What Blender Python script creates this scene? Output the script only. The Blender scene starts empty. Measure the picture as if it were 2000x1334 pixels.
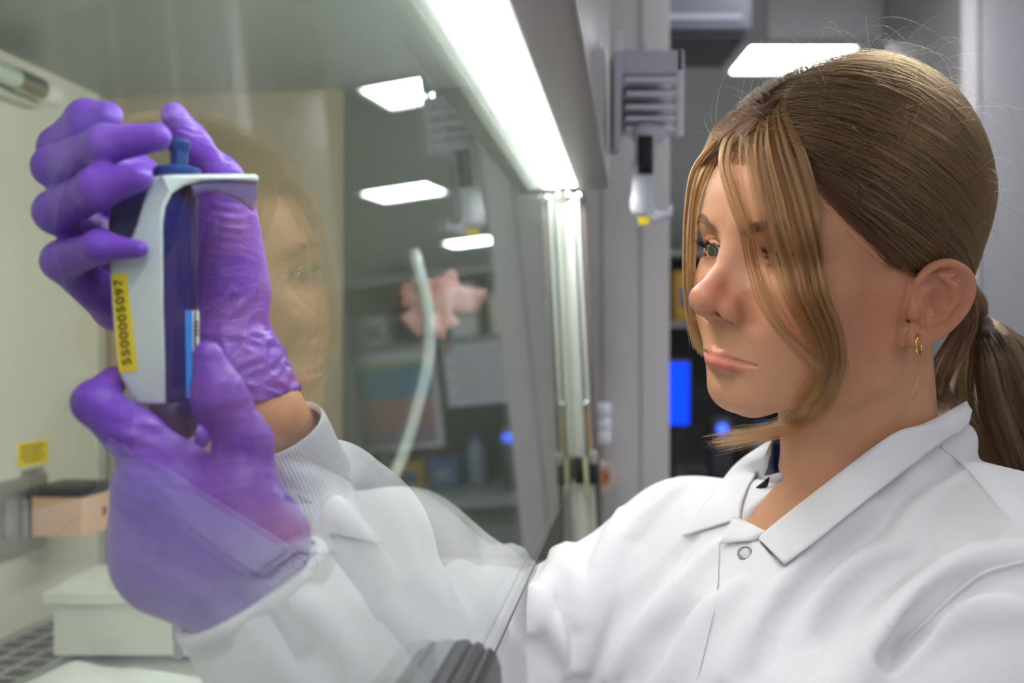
import bpy, bmesh, math, random
import numpy as np
from mathutils import Vector, Matrix
random.seed(7); RNG = np.random.default_rng(11)
SC = bpy.context.scene
COL = SC.collection
H = 1.25            # camera height above the floor; everything is laid out about the camera, then lifted by H at the end
FPX = 35.0/36.0*2000
# ------------------------------------------------------------------ camera, world, exposure
cam_d = bpy.data.cameras.new('camera'); cam_d.lens = 35; cam_d.sensor_width = 36
cam_d.clip_start = 0.02; cam_d.clip_end = 60
cam_d.dof.use_dof = True; cam_d.dof.focus_distance = 0.64; cam_d.dof.aperture_fstop = 4.8
cam = bpy.data.objects.new('camera', cam_d); COL.objects.link(cam)
cam.location = (0, 0, 0); cam.rotation_euler = (math.pi/2, 0, 0)
SC.camera = cam
wd = bpy.data.worlds.new('lab_ambient'); SC.world = wd; wd.use_nodes = True
wd.node_tree.nodes['Background'].inputs[0].default_value = (0.93, 0.95, 1.0, 1)
wd.node_tree.nodes['Background'].inputs[1].default_value = 0.36
SC.view_settings.view_transform = 'Standard'; SC.view_settings.look = 'None'
SC.view_settings.exposure = 0.16; SC.view_settings.gamma = 1.0
SC.view_settings.use_curve_mapping = False

# ------------------------------------------------------------------ small helpers
def px(x, y, d):
    """point seen at pixel x,y of the 2000x1334 frame, d metres in front of the camera"""
    return np.array([(x-1000.0)/FPX*d, d, (667.0-y)/FPX*d])
def pxs(l): return np.array([px(*a) for a in l])
GN = np.array([-0.991, 0.123, -0.0523]); GN = GN/np.linalg.norm(GN); GC = 0.089     # sash plane: GN.p = GC
HD = np.array([0.123, 0.991, 0.0]); HD = HD/np.linalg.norm(HD)                      # the hood's long direction
HN = np.array([-HD[1], HD[0], 0.0])                                                 # level, into the hood
def mirror(p): p = np.asarray(p, float); return p+2*(GC-p@GN)*GN
def unmirror_dir(x, y):
    r = px(x, y, 1.0); r2 = r-2*(r@GN)*GN; o = mirror(np.zeros(3)); return o, r2
def seen_in_glass(x, y, depth):
    """real point whose reflection in the sash shows at pixel x,y, at real depth `depth`"""
    # the ray from the eye hits the glass, then goes on as the mirrored ray
    r = px(x, y, 1.0); t = GC/(r@GN); hit = r*t; r2 = r-2*(r@GN)*GN
    return hit+r2*((depth-hit[1])/r2[1])

def tag(o, label=None, cat=None, group=None, kind=None):
    if label: o['label'] = label
    if cat: o['category'] = cat
    if group: o['group'] = group
    if kind: o['kind'] = kind
    return o
def thing(name, loc, label, cat, group=None):
    o = bpy.data.objects.new(name, None); COL.objects.link(o); o.location = loc
    o.empty_display_size = 0.02
    return tag(o, label, cat, group)
def world_loc(o):
    v = Vector(o.location)
    if o.parent is not None: v = v+o.matrix_parent_inverse.translation+world_loc(o.parent)
    return v
def link(name, me, m=None, parent=None, smooth=True):
    o = bpy.data.objects.new(name, me); COL.objects.link(o)
    if m is not None:
        for mm in (m if isinstance(m, (list, tuple)) else [m]): me.materials.append(mm)
    if parent is not None:
        o.parent = parent; o.matrix_parent_inverse = Matrix.Translation(-world_loc(parent))
    if smooth and hasattr(me, 'polygons') and len(me.polygons): me.polygons.foreach_set('use_smooth', [True]*len(me.polygons))
    return o
def mesh_np(name, V, Fq):
    me = bpy.data.meshes.new(name); V = np.asarray(V, np.float32)
    me.vertices.add(len(V)); me.vertices.foreach_set('co', V.ravel())
    Fq = np.asarray(Fq, np.int32); n, k = Fq.shape
    me.loops.add(n*k); me.loops.foreach_set('vertex_index', Fq.ravel())
    me.polygons.add(n); me.polygons.foreach_set('loop_start', np.arange(0, n*k, k, dtype=np.int32))
    me.update(calc_edges=True); me.validate(); return me
def mesh_py(name, V, F):
    me = bpy.data.meshes.new(name); me.from_pydata([tuple(map(float, v)) for v in V], [], [tuple(int(i) for i in f) for f in F]); me.update(); return me
def bm_obj(name, bm, m=None, parent=None, smooth=False):
    me = bpy.data.meshes.new(name); bmesh.ops.recalc_face_normals(bm, faces=bm.faces); bm.to_mesh(me); bm.free()
    return link(name, me, m, parent, smooth)
def auto_smooth(o, ang=40):
    me = o.data; me.polygons.foreach_set('use_smooth', [True]*len(me.polygons))
    try: me.set_sharp_from_angle(angle=math.radians(ang))
    except Exception: pass
    return o
def box_bm(bm, c, s, M=None, bev=0.0, seg=2):
    """box with centre c, size s; M optional 3x3 axes (columns)"""
    A = np.eye(3) if M is None else np.asarray(M, float)
    T = Matrix([[*(A[i]*np.asarray(s)), c[i]] for i in range(3)]+[[0, 0, 0, 1]])
    r = bmesh.ops.create_cube(bm, size=1.0, matrix=T)
    if bev > 0:
        es = list({e for v in r['verts'] for e in v.link_edges})
        bmesh.ops.bevel(bm, geom=es, offset=bev, segments=seg, profile=0.5, affect='EDGES')
    return bm
def box(name, c, s, m, parent=None, M=None, bev=0.0, seg=2):
    bm = bmesh.new(); box_bm(bm, c, s, M, bev, seg); o = bm_obj(name, bm, m, parent); auto_smooth(o, 35) if bev else None; return o
HM = np.stack([HD, HN, np.array([0, 0, 1.0])], 1)      # hood axes: along, inward, up
def catmull(P, n):
    P = np.asarray(P, float); k = len(P)
    if k == 2: t = np.linspace(0, 1, n)[:, None]; return P[0]*(1-t)+P[1]*t
    Q = np.vstack([2*P[0]-P[1], P, 2*P[-1]-P[-2]]); t = np.linspace(0, k-1, n); i = np.minimum(t.astype(int), k-2); f = (t-i)[:, None]
    p0, p1, p2, p3 = Q[i], Q[i+1], Q[i+2], Q[i+3]
    return 0.5*((2*p1)+(-p0+p2)*f+(2*p0-5*p1+4*p2-p3)*f*f+(-p0+3*p1-3*p2+p3)*f**3)
def tube(name, P, r, m, parent=None, n=40, seg=12, cap=True):
    P = catmull(P, n); R = np.interp(np.linspace(0, 1, n), np.linspace(0, 1, len(np.atleast_1d(r))), np.atleast_1d(r)) if np.ndim(r) else np.full(n, r)
    T = np.gradient(P, axis=0); T /= np.linalg.norm(T, axis=1)[:, None]
    u = np.cross(T[0], [0, 0, 1.0]);  u = u if np.linalg.norm(u) > .1 else np.cross(T[0], [1.0, 0, 0]); u /= np.linalg.norm(u)
    V = []
    for i in range(n):
        u = u-T[i]*(u@T[i]); u /= np.linalg.norm(u); w = np.cross(T[i], u)
        for a in range(seg):
            th = 2*math.pi*a/seg; V.append(P[i]+R[i]*(math.cos(th)*u+math.sin(th)*w))
    F = [(i*seg+a, i*seg+(a+1) % seg, (i+1)*seg+(a+1) % seg, (i+1)*seg+a) for i in range(n-1) for a in range(seg)]
    if cap: F += [tuple(range(seg))[::-1], tuple((n-1)*seg+a for a in range(seg))]
    o = link(name, mesh_py(name, V, F), m, parent); return auto_smooth(o, 60)
def lathe(name, prof, base, m, parent=None, axis=None, seg=32):
    """prof [(r,h)...] about axis from base"""
    ax = np.array([0, 0, 1.0]) if axis is None else np.asarray(axis, float)/np.linalg.norm(axis)
    u = np.cross(ax, [1.0, 0, 0]); u = u if np.linalg.norm(u) > .2 else np.cross(ax, [0, 1.0, 0]); u /= np.linalg.norm(u); w = np.cross(ax, u)
    V = [np.asarray(base)+ax*h+r*(math.cos(2*math.pi*a/seg)*u+math.sin(2*math.pi*a/seg)*w) for r, h in prof for a in range(seg)]
    n = len(prof); F = [(i*seg+a, i*seg+(a+1) % seg, (i+1)*seg+(a+1) % seg, (i+1)*seg+a) for i in range(n-1) for a in range(seg)]
    F += [tuple(range(seg))[::-1], tuple((n-1)*seg+a for a in range(seg))]
    me = mesh_py(name, V, F); bm = bmesh.new(); bm.from_mesh(me); bmesh.ops.recalc_face_normals(bm, faces=bm.faces); bm.to_mesh(me); bm.free()
    return auto_smooth(link(name, me, m, parent), 40)
def grid_mesh(name, G, thick=0.0, closed_u=False):
    """G (nu,nv,3) grid -> mesh, optionally a slab with thickness"""
    G = np.asarray(G, float); nu, nv = G.shape[:2]
    idx = np.arange(nu*nv).reshape(nu, nv)
    a = idx if not closed_u else np.vstack([idx, idx[:1]])
    F = np.stack([a[:-1, :-1], a[1:, :-1], a[1:, 1:], a[:-1, 1:]], -1).reshape(-1, 4)
    V = G.reshape(-1, 3)
    if thick > 0:
        du = np.gradient(G, axis=0); dv = np.gradient(G, axis=1); N = np.cross(du, dv); N /= np.linalg.norm(N, axis=2)[..., None]+1e-12
        V2 = (G-N*thick).reshape(-1, 3); o = nu*nv
        rim = []
        b = idx
        for s in (b[0, :], b[:, -1], b[-1, ::-1], b[::-1, 0]):
            rim += [(s[i], s[i+1], s[i+1]+o, s[i]+o) for i in range(len(s)-1)]
        F = np.vstack([F, F[:, ::-1]+o, np.array(rim)]); V = np.vstack([V, V2])
    return mesh_np(name, V, F)
def text_mesh(name, body, size, M, m, parent, depth=0.0003, align='CENTER', spacing=1.0):
    """raised lettering: M is a 4x4 Matrix, x along the writing, z out of the surface"""
    cu = bpy.data.curves.new(name, 'FONT'); cu.body = body; cu.size = size; cu.extrude = depth; cu.align_x = align; cu.align_y = 'CENTER'; cu.space_character = spacing
    cu.resolution_u = 3
    t = bpy.data.objects.new(name, cu); COL.objects.link(t); dg = bpy.context.evaluated_depsgraph_get()
    me = bpy.data.meshes.new_from_object(t.evaluated_get(dg)); bpy.data.objects.remove(t); me.name = name
    me.transform(M); me.materials.clear(); return link(name, me, m, parent, False)
def axes4(o, x, y):
    x = np.asarray(x, float); x = x/np.linalg.norm(x); y = np.asarray(y, float); y = y-x*(x@y); y /= np.linalg.norm(y); z = np.cross(x, y)
    return Matrix([[x[i], y[i], z[i], o[i]] for i in range(3)]+[[0, 0, 0, 1]])

# ------------------------------------------------------------------ materials
def srgb(r, g, b):
    f = lambda c: (c/255/12.92) if c/255 <= .04045 else ((c/255+.055)/1.055)**2.4
    return (f(r), f(g), f(b), 1)
def mat(name, col, rough=0.5, metal=0.0, spec=0.5, bump=0.0, bscale=300.0, vary=0.0, vscale=8.0, sheen=0.0, sss=0.0, emit=None, estr=0.0, coat=0.0):
    m = bpy.data.materials.new(name); m.use_nodes = True; nt = m.node_tree; b = nt.nodes['Principled BSDF']
    b.inputs['Base Color'].default_value = col; b.inputs['Roughness'].default_value = rough; b.inputs['Metallic'].default_value = metal
    b.inputs['Specular IOR Level'].default_value = spec
    if sheen: b.inputs['Sheen Weight'].default_value = sheen
    if coat: b.inputs['Coat Weight'].default_value = coat
    if sss:
        b.inputs['Subsurface Weight'].default_value = sss
    if emit is not None:
        b.inputs['Emission Color'].default_value = emit; b.inputs['Emission Strength'].default_value = estr
    if bump or vary:
        tc = nt.nodes.new('ShaderNodeTexCoord')
    if bump:
        n = nt.nodes.new('ShaderNodeTexNoise'); n.inputs['Scale'].default_value = bscale; n.inputs['Detail'].default_value = 3
        bu = nt.nodes.new('ShaderNodeBump'); bu.inputs['Strength'].default_value = bump; bu.inputs['Distance'].default_value = 0.001
        nt.links.new(tc.outputs['Object'], n.inputs['Vector']); nt.links.new(n.outputs['Fac'], bu.inputs['Height']); nt.links.new(bu.outputs['Normal'], b.inputs['Normal'])
    if vary:
        n2 = nt.nodes.new('ShaderNodeTexNoise'); n2.inputs['Scale'].default_value = vscale; n2.inputs['Detail'].default_value = 4
        mx = nt.nodes.new('ShaderNodeMix'); mx.data_type = 'RGBA'; mx.inputs[6].default_value = [c*(1-vary) for c in col[:3]]+[1]; mx.inputs[7].default_value = [min(1, c*(1+vary)) for c in col[:3]]+[1]
        nt.links.new(tc.outputs['Object'], n2.inputs['Vector']); nt.links.new(n2.outputs['Fac'], mx.inputs[0]); nt.links.new(mx.outputs[2], b.inputs['Base Color'])
    return m
def emission(name, col, s):
    m = bpy.data.materials.new(name); m.use_nodes = True; nt = m.node_tree; nt.nodes.clear()
    e = nt.nodes.new('ShaderNodeEmission'); e.inputs[0].default_value = col; e.inputs[1].default_value = s
    o = nt.nodes.new('ShaderNodeOutputMaterial'); nt.links.new(e.outputs[0], o.inputs[0]); return m
def glass(name, tint, ior=1.5):
    m = bpy.data.materials.new(name); m.use_nodes = True; nt = m.node_tree; nt.nodes.clear(); L = nt.links.new; N = nt.nodes.new
    g = N('ShaderNodeNewGeometry'); mi = N('ShaderNodeMix'); mi.data_type = 'FLOAT'; mi.inputs[2].default_value = ior; mi.inputs[3].default_value = 1/ior
    L(g.outputs['Backfacing'], mi.inputs[0]); fr = N('ShaderNodeFresnel'); L(mi.outputs[0], fr.inputs['IOR'])
    t = N('ShaderNodeBsdfTransparent'); t.inputs[0].default_value = tint; gl = N('ShaderNodeBsdfGlossy'); gl.inputs['Roughness'].default_value = 0.0; gl.inputs[0].default_value = (.97, 1, .98, 1)
    mx = N('ShaderNodeMixShader'); L(fr.outputs[0], mx.inputs[0]); L(t.outputs[0], mx.inputs[1]); L(gl.outputs[0], mx.inputs[2])
    o = N('ShaderNodeOutputMaterial'); L(mx.outputs[0], o.inputs[0]); return m

# ------------------------------------------------------------------ distance fields -> continuous meshes
def smin(a, b, k): h = np.maximum(k-np.abs(a-b), 0)/k; return np.minimum(a, b)-h*h*k*.25
def smax(a, b, k): return -smin(-a, -b, k)
def ell(P, c, r):
    r = np.asarray(r, np.float32); q = (P-np.asarray(c, np.float32))/r; k0 = np.sqrt((q*q).sum(-1)); k1 = np.sqrt(((q/r)**2).sum(-1))+1e-9
    return k0*(k0-1)/k1
def sph(P, c, r): return np.sqrt(((P-np.asarray(c, np.float32))**2).sum(-1))-r
def cap(P, a, b, ra, rb=None):
    rb = ra if rb is None else rb; a = np.asarray(a, np.float32); b = np.asarray(b, np.float32); d = b-a; L = float(d@d)+1e-12
    q = P-a; t = np.clip(q@d/L, 0, 1)
    return np.sqrt(((q-t[..., None]*d)**2).sum(-1))-(ra+(rb-ra)*t)
def chain(P, pts, rs, k=0):
    f = None
    for i in range(len(pts)-1):
        g = cap(P, pts[i], pts[i+1], rs[i], rs[i+1]); f = g if f is None else (smin(f, g, k) if k else np.minimum(f, g))
    return f
def chunked(f, P, n=400000):
    return np.concatenate([f(P[i:i+n]) for i in range(0, len(P), n)]) if len(P) > n else f(P)
def surface(f, lo, hi, h, B=12, slack=1.5, proj=1):
    """surface nets over the blocks the surface passes through"""
    lo = np.asarray(lo, float); hi = np.asarray(hi, float); nb = np.ceil((hi-lo)/(h*B)).astype(int)
    g = np.stack(np.meshgrid(*[np.arange(n) for n in nb], indexing='ij'), -1).reshape(-1, 3)
    c = (lo+(g+.5)*B*h).astype(np.float32); d = chunked(f, c); g = g[np.abs(d) < slack*B*h*.87]
    o = np.stack(np.meshgrid(*[np.arange(B+1)]*3, indexing='ij'), -1).reshape(-1, 3)
    N = nb*B+2; cells = []; pos = []; quads = []
    step = max(1, 400000//len(o))
    cid = lambda I: (I[..., 0]*N[1]+I[..., 1])*N[2]+I[..., 2]
    for s in range(0, len(g), step):
        I = g[s:s+step, None, :]*B+o[None]
        D = f((lo+I.reshape(-1, 3)*h).astype(np.float32)).reshape(len(I), B+1, B+1, B+1); I = I.reshape(len(I), B+1, B+1, B+1, 3)
        S = D < 0
        acc = np.zeros(D[:, :-1, :-1, :-1].shape+(3,), np.float32); cnt = np.zeros(acc.shape[:-1], np.float32)
        for ax in range(3):
            oth = [a for a in range(3) if a != ax]
            for q in range(4):
                off = [0, 0, 0]; off[oth[0]] = q & 1; off[oth[1]] = q >> 1
                sl0 = tuple([slice(None)]+[slice(off[a], off[a]+B) for a in range(3)]); off2 = list(off); off2[ax] += 1
                sl1 = tuple([slice(None)]+[slice(off2[a], off2[a]+B) for a in range(3)])
                d0, d1 = D[sl0], D[sl1]; cr = (d0 < 0) != (d1 < 0); t = np.where(cr, d0/(d0-d1+1e-20), 0)
                for a in range(3): acc[..., a] += np.where(cr, (t if a == ax else off[a]), 0)
                cnt += cr
        m = cnt > 0; ci = I[:, :-1, :-1, :-1][m]; cells.append(cid(ci)); pos.append(lo+(ci+acc[m]/cnt[m][:, None])*h)
        for ax in range(3):
            oth = [(ax+1) % 3, (ax+2) % 3]
            a0 = S[:, :-1, :-1, :-1]; sl = [slice(None)]+[slice(0, B)]*3; sl[ax+1] = slice(1, B+1); a1 = S[tuple(sl)]
            cr = a0 != a1; Ic = I[:, :-1, :-1, :-1][cr]; flip = a0[cr]
            e1 = np.zeros(3, int); e1[oth[0]] = 1; e2 = np.zeros(3, int); e2[oth[1]] = 1
            Q = np.stack([cid(Ic-e1-e2), cid(Ic-e2), cid(Ic), cid(Ic-e1)], 1)
            Q[~flip] = Q[~flip][:, ::-1]; quads.append(Q)
    cells = np.concatenate(cells); pos = np.concatenate(pos); quads = np.concatenate(quads)
    u, ix = np.unique(cells, return_index=True); pos = pos[ix]; k = np.searchsorted(u, quads); k = np.minimum(k, len(u)-1)
    ok = (u[k] == quads).all(1); k = k[ok]
    for _ in range(proj):
        P = pos.astype(np.float32); e = h*.5; d0 = chunked(f, P)
        gr = np.stack([chunked(f, P+np.eye(3, dtype=np.float32)[a]*e)-d0 for a in range(3)], 1)/e
        gl = np.maximum((gr*gr).sum(1), .2); pos = pos-np.clip(d0/gl, -h, h)[:, None]*gr
    return pos, k
def march(f, x, y, t0=.25, t1=1.4, eps=4e-4):
    """first hit of pixel rays with field f (arrays) -> points"""
    x = np.atleast_1d(np.asarray(x, float)); y = np.atleast_1d(np.asarray(y, float))
    r = np.stack([(x-1000)/FPX, np.ones_like(x), (667-y)/FPX], 1); ln = np.linalg.norm(r, axis=1); t = np.full(len(x), t0); best = t.copy(); bd = np.full(len(x), 9.)
    for _ in range(160):
        d = f((r*t[:, None]).astype(np.float32)); b = np.abs(d) < bd; best[b] = t[b]; bd[b] = np.abs(d)[b]
        t = np.where(d < eps, t, np.minimum(t+np.maximum(d, 3e-4)*.8/ln, t1))
    return r*np.where(bd < .03, best, np.nan)[:, None]
def normals(f, P, e=.0015):
    P = np.asarray(P, np.float32); g = np.stack([f(P+np.eye(3, dtype=np.float32)[a]*e)-f(P-np.eye(3, dtype=np.float32)[a]*e) for a in range(3)], 1); return g/(np.linalg.norm(g, axis=1)[:, None]+1e-9)
# ------------------------------------------------------------------ light fittings first (they light the room)
def hp(a, b, z): return HD*a+HN*b+np.array([0, 0, z])                     # a along the hood, b into it, z up
def gb(z): return (GC+.0523*z)/.9986                                       # b of the sash at height z
CEIL = 1.32; FLOOR = -H
LAMP = emission('lamp_white', (1, .99, .97, 1), 40.0)
CLAMP = emission('ceiling_light_white', (.93, .96, 1.0, 1), 22.0)
# ------------------------------------------------------------------ room shell
M_CEIL = mat('ceiling_tile', srgb(186, 190, 188), .9, vary=.05); M_WALL = mat('wall_paint', srgb(206, 203, 205), .7, vary=.04, vscale=3)
M_FLOOR = mat('vinyl_floor', srgb(184, 184, 180), .4, vary=.1, vscale=12); M_WALL_D = mat('wall_paint_dark', srgb(190, 190, 188), .75, vary=.05)
def struct(name, c, s, m): return tag(box(name, c, s, m), kind='structure')
struct('floor', (1.2, 6.2, FLOOR-.05), (7.2, 16.4, .1), M_FLOOR)
struct('ceiling', (1.2, 6.9, CEIL+.05), (7.2, 15.0, .1), M_CEIL)
struct('wall_back', (1.2, 14.25, (CEIL+FLOOR)/2), (7.2, .1, CEIL-FLOOR), M_WALL_D)
struct('wall_right', (4.75, 6.9, (CEIL+FLOOR)/2), (.1, 15.0, CEIL-FLOOR), M_WALL)
struct('wall_left', (-2.35, 6.9, (CEIL+FLOOR)/2), (.1, 15.0, CEIL-FLOOR), M_WALL)
struct('beam', (1.95, 3.33, 1.163), (2.2, .06, .316), M_WALL)
M_FRAME = mat('white_fitting', srgb(225, 228, 230), .5)
def clight(x, y, lab, sx=.52, sy=.52):
    t = thing('ceiling_light', (x, y, CEIL), lab, 'light', 'square ceiling lights')
    bm = bmesh.new()
    for dx, dy, wx, wy in ((sx/2+.02, 0, .04, sy+.08), (-sx/2-.02, 0, .04, sy+.08), (0, sy/2+.02, sx, .04), (0, -sy/2-.02, sx, .04)): box_bm(bm, (x+dx, y+dy, CEIL-.012), (wx, wy, .024))
    bm_obj('frame', bm, M_FRAME, t); box('diffuser', (x, y, CEIL-.006), (sx, sy, .012), CLAMP, t)
def ceil_from_glass(x, y):
    lo, hi = 1.0, 30.0
    for _ in range(60):
        m = (lo+hi)/2
        if seen_in_glass(x, y, m)[2] < CEIL: lo = m
        else: hi = m
    return seen_in_glass(x, y, lo)
clight(1.29, 4.60, 'square ceiling light seen directly above the hair', .47, .42)
clight(1.15, 1.75, 'ceiling light in front of the long dark bench')  # not in view; added to light the bench front
for (x, y), lb_ in zip(((790, 372), (920, 470), (1020, 518)), ('ceiling light whose reflection in the glass is above the pink tape', 'farther ceiling light, its small reflection beside the hanging dispenser reflection', 'farthest ceiling light, a tiny reflection next to the end post')):
    q = ceil_from_glass(x, y); clight(q[0], q[1], lb_); print('LIGHT', q)
clight(.3, 5.4, 'ceiling light behind the pale grey cupboard')  # hidden light, added to brighten the far walls
clight(.6, 8.6, 'ceiling light far behind the pale grey cupboard')  # second hidden light, added to lift the back of the room
clight(2.3, -.3, 'ceiling light behind the person at the open side of the room')  # out-of-view light, added for overall brightness
# ------------------------------------------------------------------ cabinet
M_STEEL = mat('brushed_steel', srgb(190, 192, 186), .38, metal=.75, bump=.05, bscale=220); M_CREAM = mat('cream_enamel', srgb(224, 222, 204), .45, vary=.03, vscale=5)
M_TAN = mat('tan_enamel', srgb(176, 164, 136), .4, vary=.03, vscale=5); M_GREYP = mat('grey_paint', srgb(150, 146, 146), .45)
M_GREYD = mat('dark_grey_plastic', srgb(62, 62, 70), .42); M_CHROME = mat('chrome', srgb(205, 206, 200), .22, metal=1.0); M_BLACK = mat('black_plastic', srgb(26, 26, 28), .4)
M_SMOKED = mat('smoked_side_pane', srgb(112, 116, 106), .18, spec=.5); M_HTOP = mat('hood_ceiling_steel', srgb(158, 166, 160), .4, metal=.15, vary=.06, vscale=7)
cab = thing('biosafety_cabinet', hp(.6, .4, -.45), 'large biosafety cabinet with sloped glass sash and bright front lamp, left of person', 'cabinet')
A0, A1 = -.38, 1.392; BB = .785; ZF, ZC = -.370, .363; ZP = .213
def hbox(name, a, b, z, m, parent=cab, bev=0.0, seg=2):
    c = hp((a[0]+a[1])/2, (b[0]+b[1])/2, (z[0]+z[1])/2); return box(name, c, (a[1]-a[0], b[1]-b[0], z[1]-z[0]), m, parent, HM, bev, seg)
hbox('back_panel', (A0, A1+.02), (BB, BB+.03), (ZF-.05, ZC+.3), M_CREAM)
hbox('top_panel', (A0, A1+.02), (.11, BB), (ZC, ZC+.02), M_HTOP)
hbox('work_surface', (A0, A1), (.14, BB), (ZF-.03, ZF), M_STEEL)
hbox('base', (A0, A1+.03), (.14, BB+.03), (ZF-.33, ZF-.03), M_GREYP)
# far end wall with its side pane
hbox('side_panel', (A1, A1+.03), (.42, BB), (ZF, ZC), M_TAN)
for z0, z1 in ((ZF, -.31),): hbox('side_panel', (A1, A1+.03), (.10, .42), (z0, z1), M_TAN)
hbox('side_pane', (A1+.008, A1+.018), (.10, .42), (-.31, ZC), M_SMOKED)
hbox('corner_trim', (A1-.012, A1), (BB-.012, BB), (ZF, ZC), M_CHROME)
# the upper front: housing, lamp in the gap beside the sash
hbox('front_panel', (A0, A1+.01), (.037, .0825), (ZP, ZP+.5), M_GREYP, bev=.006, seg=3)
hbox('lamp_diffuser', (A0, A1-.01), (.0838, .0972), (ZP+.002, ZP+.02), LAMP)
# sash: a leaning pane
def sash_quad(a0, a1, z0, z1, off, thick):
    P = []
    for o in (off, off+thick):
        for a, z in ((a0, z0), (a1, z0), (a1, z1), (a0, z1)): P.append(hp(a, gb(z), z)+GN*o)
    return P, [(0, 1, 2, 3), (7, 6, 5, 4), (0, 4, 5, 1), (1, 5, 6, 2), (2, 6, 7, 3), (3, 7, 4, 0)]
V, F = sash_quad(A0, A1-.004, -.178, .60, 0, .005); me = mesh_py('glass_sash', V, F)
bm = bmesh.new(); bm.from_mesh(me); bmesh.ops.recalc_face_normals(bm, faces=bm.faces); bm.to_mesh(me); bm.free()
sash = link('glass_sash', me, glass('sash_glass', (.965, .985, .975, 1)), cab, False)
V, F = sash_quad(A0, A1-.004, -.1792, -.178, -.0002, .0012); link('edge_strip', mesh_py('edge_strip', V, F), M_GREYD, sash, False)
# handle along the lower edge near the camera: ribbed grip
prof = [(0, -.040), (-.0185, -.040), (-.0205, -.030), (-.0205, -.012), (-.0188, -.006), (-.0165, -.0035), (-.0152, -.0045), (-.0138, -.0045), (-.0128, -.0018), (-.0105, -.0006), (-.0092, -.002), (-.0078, -.002), (-.0066, 0), (-.003, 0), (0, -.001)]
V = []; n = len(prof)
for a, k in ((.12, 1), (.448, 1), (.4535, .86)):
    for (b, z) in prof: V.append(hp(a, gb(-.136+z)+b*k-.0003, -.136+z*(1 if k == 1 else .97)-(.0015 if k < 1 else 0)))
F = [(i*n+j, i*n+(j+1) % n, (i+1)*n+(j+1) % n, (i+1)*n+j) for i in range(2) for j in range(n)]+[tuple(range(n)), tuple(range(2*n, 3*n))[::-1]]
me = mesh_py('sash_handle', V, F); bm = bmesh.new(); bm.from_mesh(me); bmesh.ops.recalc_face_normals(bm, faces=bm.faces); bm.to_mesh(me); bm.free(); auto_smooth(link('sash_handle', me, mat('handle_grey', srgb(40, 40, 47), .38), sash, False), 25)
# end post with track, rod, screws and catch
def pbox(name, a, db, z, m, bev=.0, parent=cab):
    """leans with the sash"""
    bm = bmesh.new(); r = bmesh.ops.create_cube(bm, size=1.0)
    for v in bm.verts:
        zz = z[0] if v.co.z < 0 else z[1]; v.co = hp(a[0] if v.co.x < 0 else a[1], gb(zz)+(db[0] if v.co.y < 0 else db[1]), zz)
    if bev: bmesh.ops.bevel(bm, geom=list(bm.edges), offset=bev, segments=2, profile=.5, affect='EDGES')
    o = bm_obj(name, bm, m, parent); return auto_smooth(o, 35) if bev else o
M_ALU = mat('pale_aluminium', srgb(206, 214, 206), .35, metal=.25)
post = pbox('post', (A1-.004, A1+.03), (-.022, .012), (ZF, .205), mat('post_enamel', srgb(214, 214, 204), .3), .003)
pbox('track', (A1-.010, A1-.004), (-.013, -.004), (-.19, .205), M_ALU, .001, post); pbox('track', (A1-.012, A1-.004), (-.0212, -.0165), (-.30, .205), M_ALU, .001, post)
pbox('seal', (A1-.008, A1-.003), (-.0165, -.0132), (-.19, .205), M_GREYD, 0, post)
pbox('post_shadow_strip', (A1-.002, A1+.02), (-.030, -.0222), (ZF, .200), mat('shade_taupe', srgb(110, 98, 96), .5), .002)  # dark strip: the shade beside the post, built as a part
tube('guide_rod', [hp(A1-.014, gb(z)-.018, z) for z in (-.085, -.17, -.20)], .0026, mat('brass_rod', srgb(190, 160, 110), .3, metal=.8), post, 8)
for z, b in ((.201, -.006), (.201, -.024), (-.086, -.016)):
    bm = bmesh.new(); bmesh.ops.create_uvsphere(bm, u_segments=16, v_segments=10, radius=.0062 if z > 0 else .0052, matrix=Matrix.Translation(Vector(hp(A1-.014, gb(z)+b, z)))); bm_obj('screw', bm, M_CHROME, post, True)
cat_ = pbox('catch', (A1-.030, A1-.004), (-.028, .004), (-.195, -.160), M_BLACK, .003)
pbox('catch_lever', (A1-.040, A1-.028), (-.016, -.010), (-.215, -.158), mat('pale_green_plastic', srgb(176, 182, 140), .4), .002, cat_)
pbox('catch_knob', (A1-.034, A1-.010), (-.030, -.018), (-.168, -.150), M_GREYP, .004, cat_)
# germicidal tube on the back panel
uv = hbox('tube_mount', (.35, 1.20), (BB-.022, BB-.001), (.300, .345), mat('tube_mount', srgb(205, 206, 190), .4), bev=.004)
tube('uv_tube', [hp(.35, BB-.040, .318), hp(1.13, BB-.040, .318)], .0115, mat('tube_glass', srgb(196, 206, 190), .12, spec=.7), uv, 3, 16)
tube('tube_socket', [hp(1.12, BB-.040, .318), hp(1.172, BB-.040, .318)], .0135, M_CHROME, uv, 3, 16); tube('tube_socket_cap', [hp(1.172, BB-.040, .318), hp(1.20, BB-.040, .318)], [.014, .016], mat('white_cap', srgb(226, 226, 214), .35), uv, 3, 16)
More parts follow.
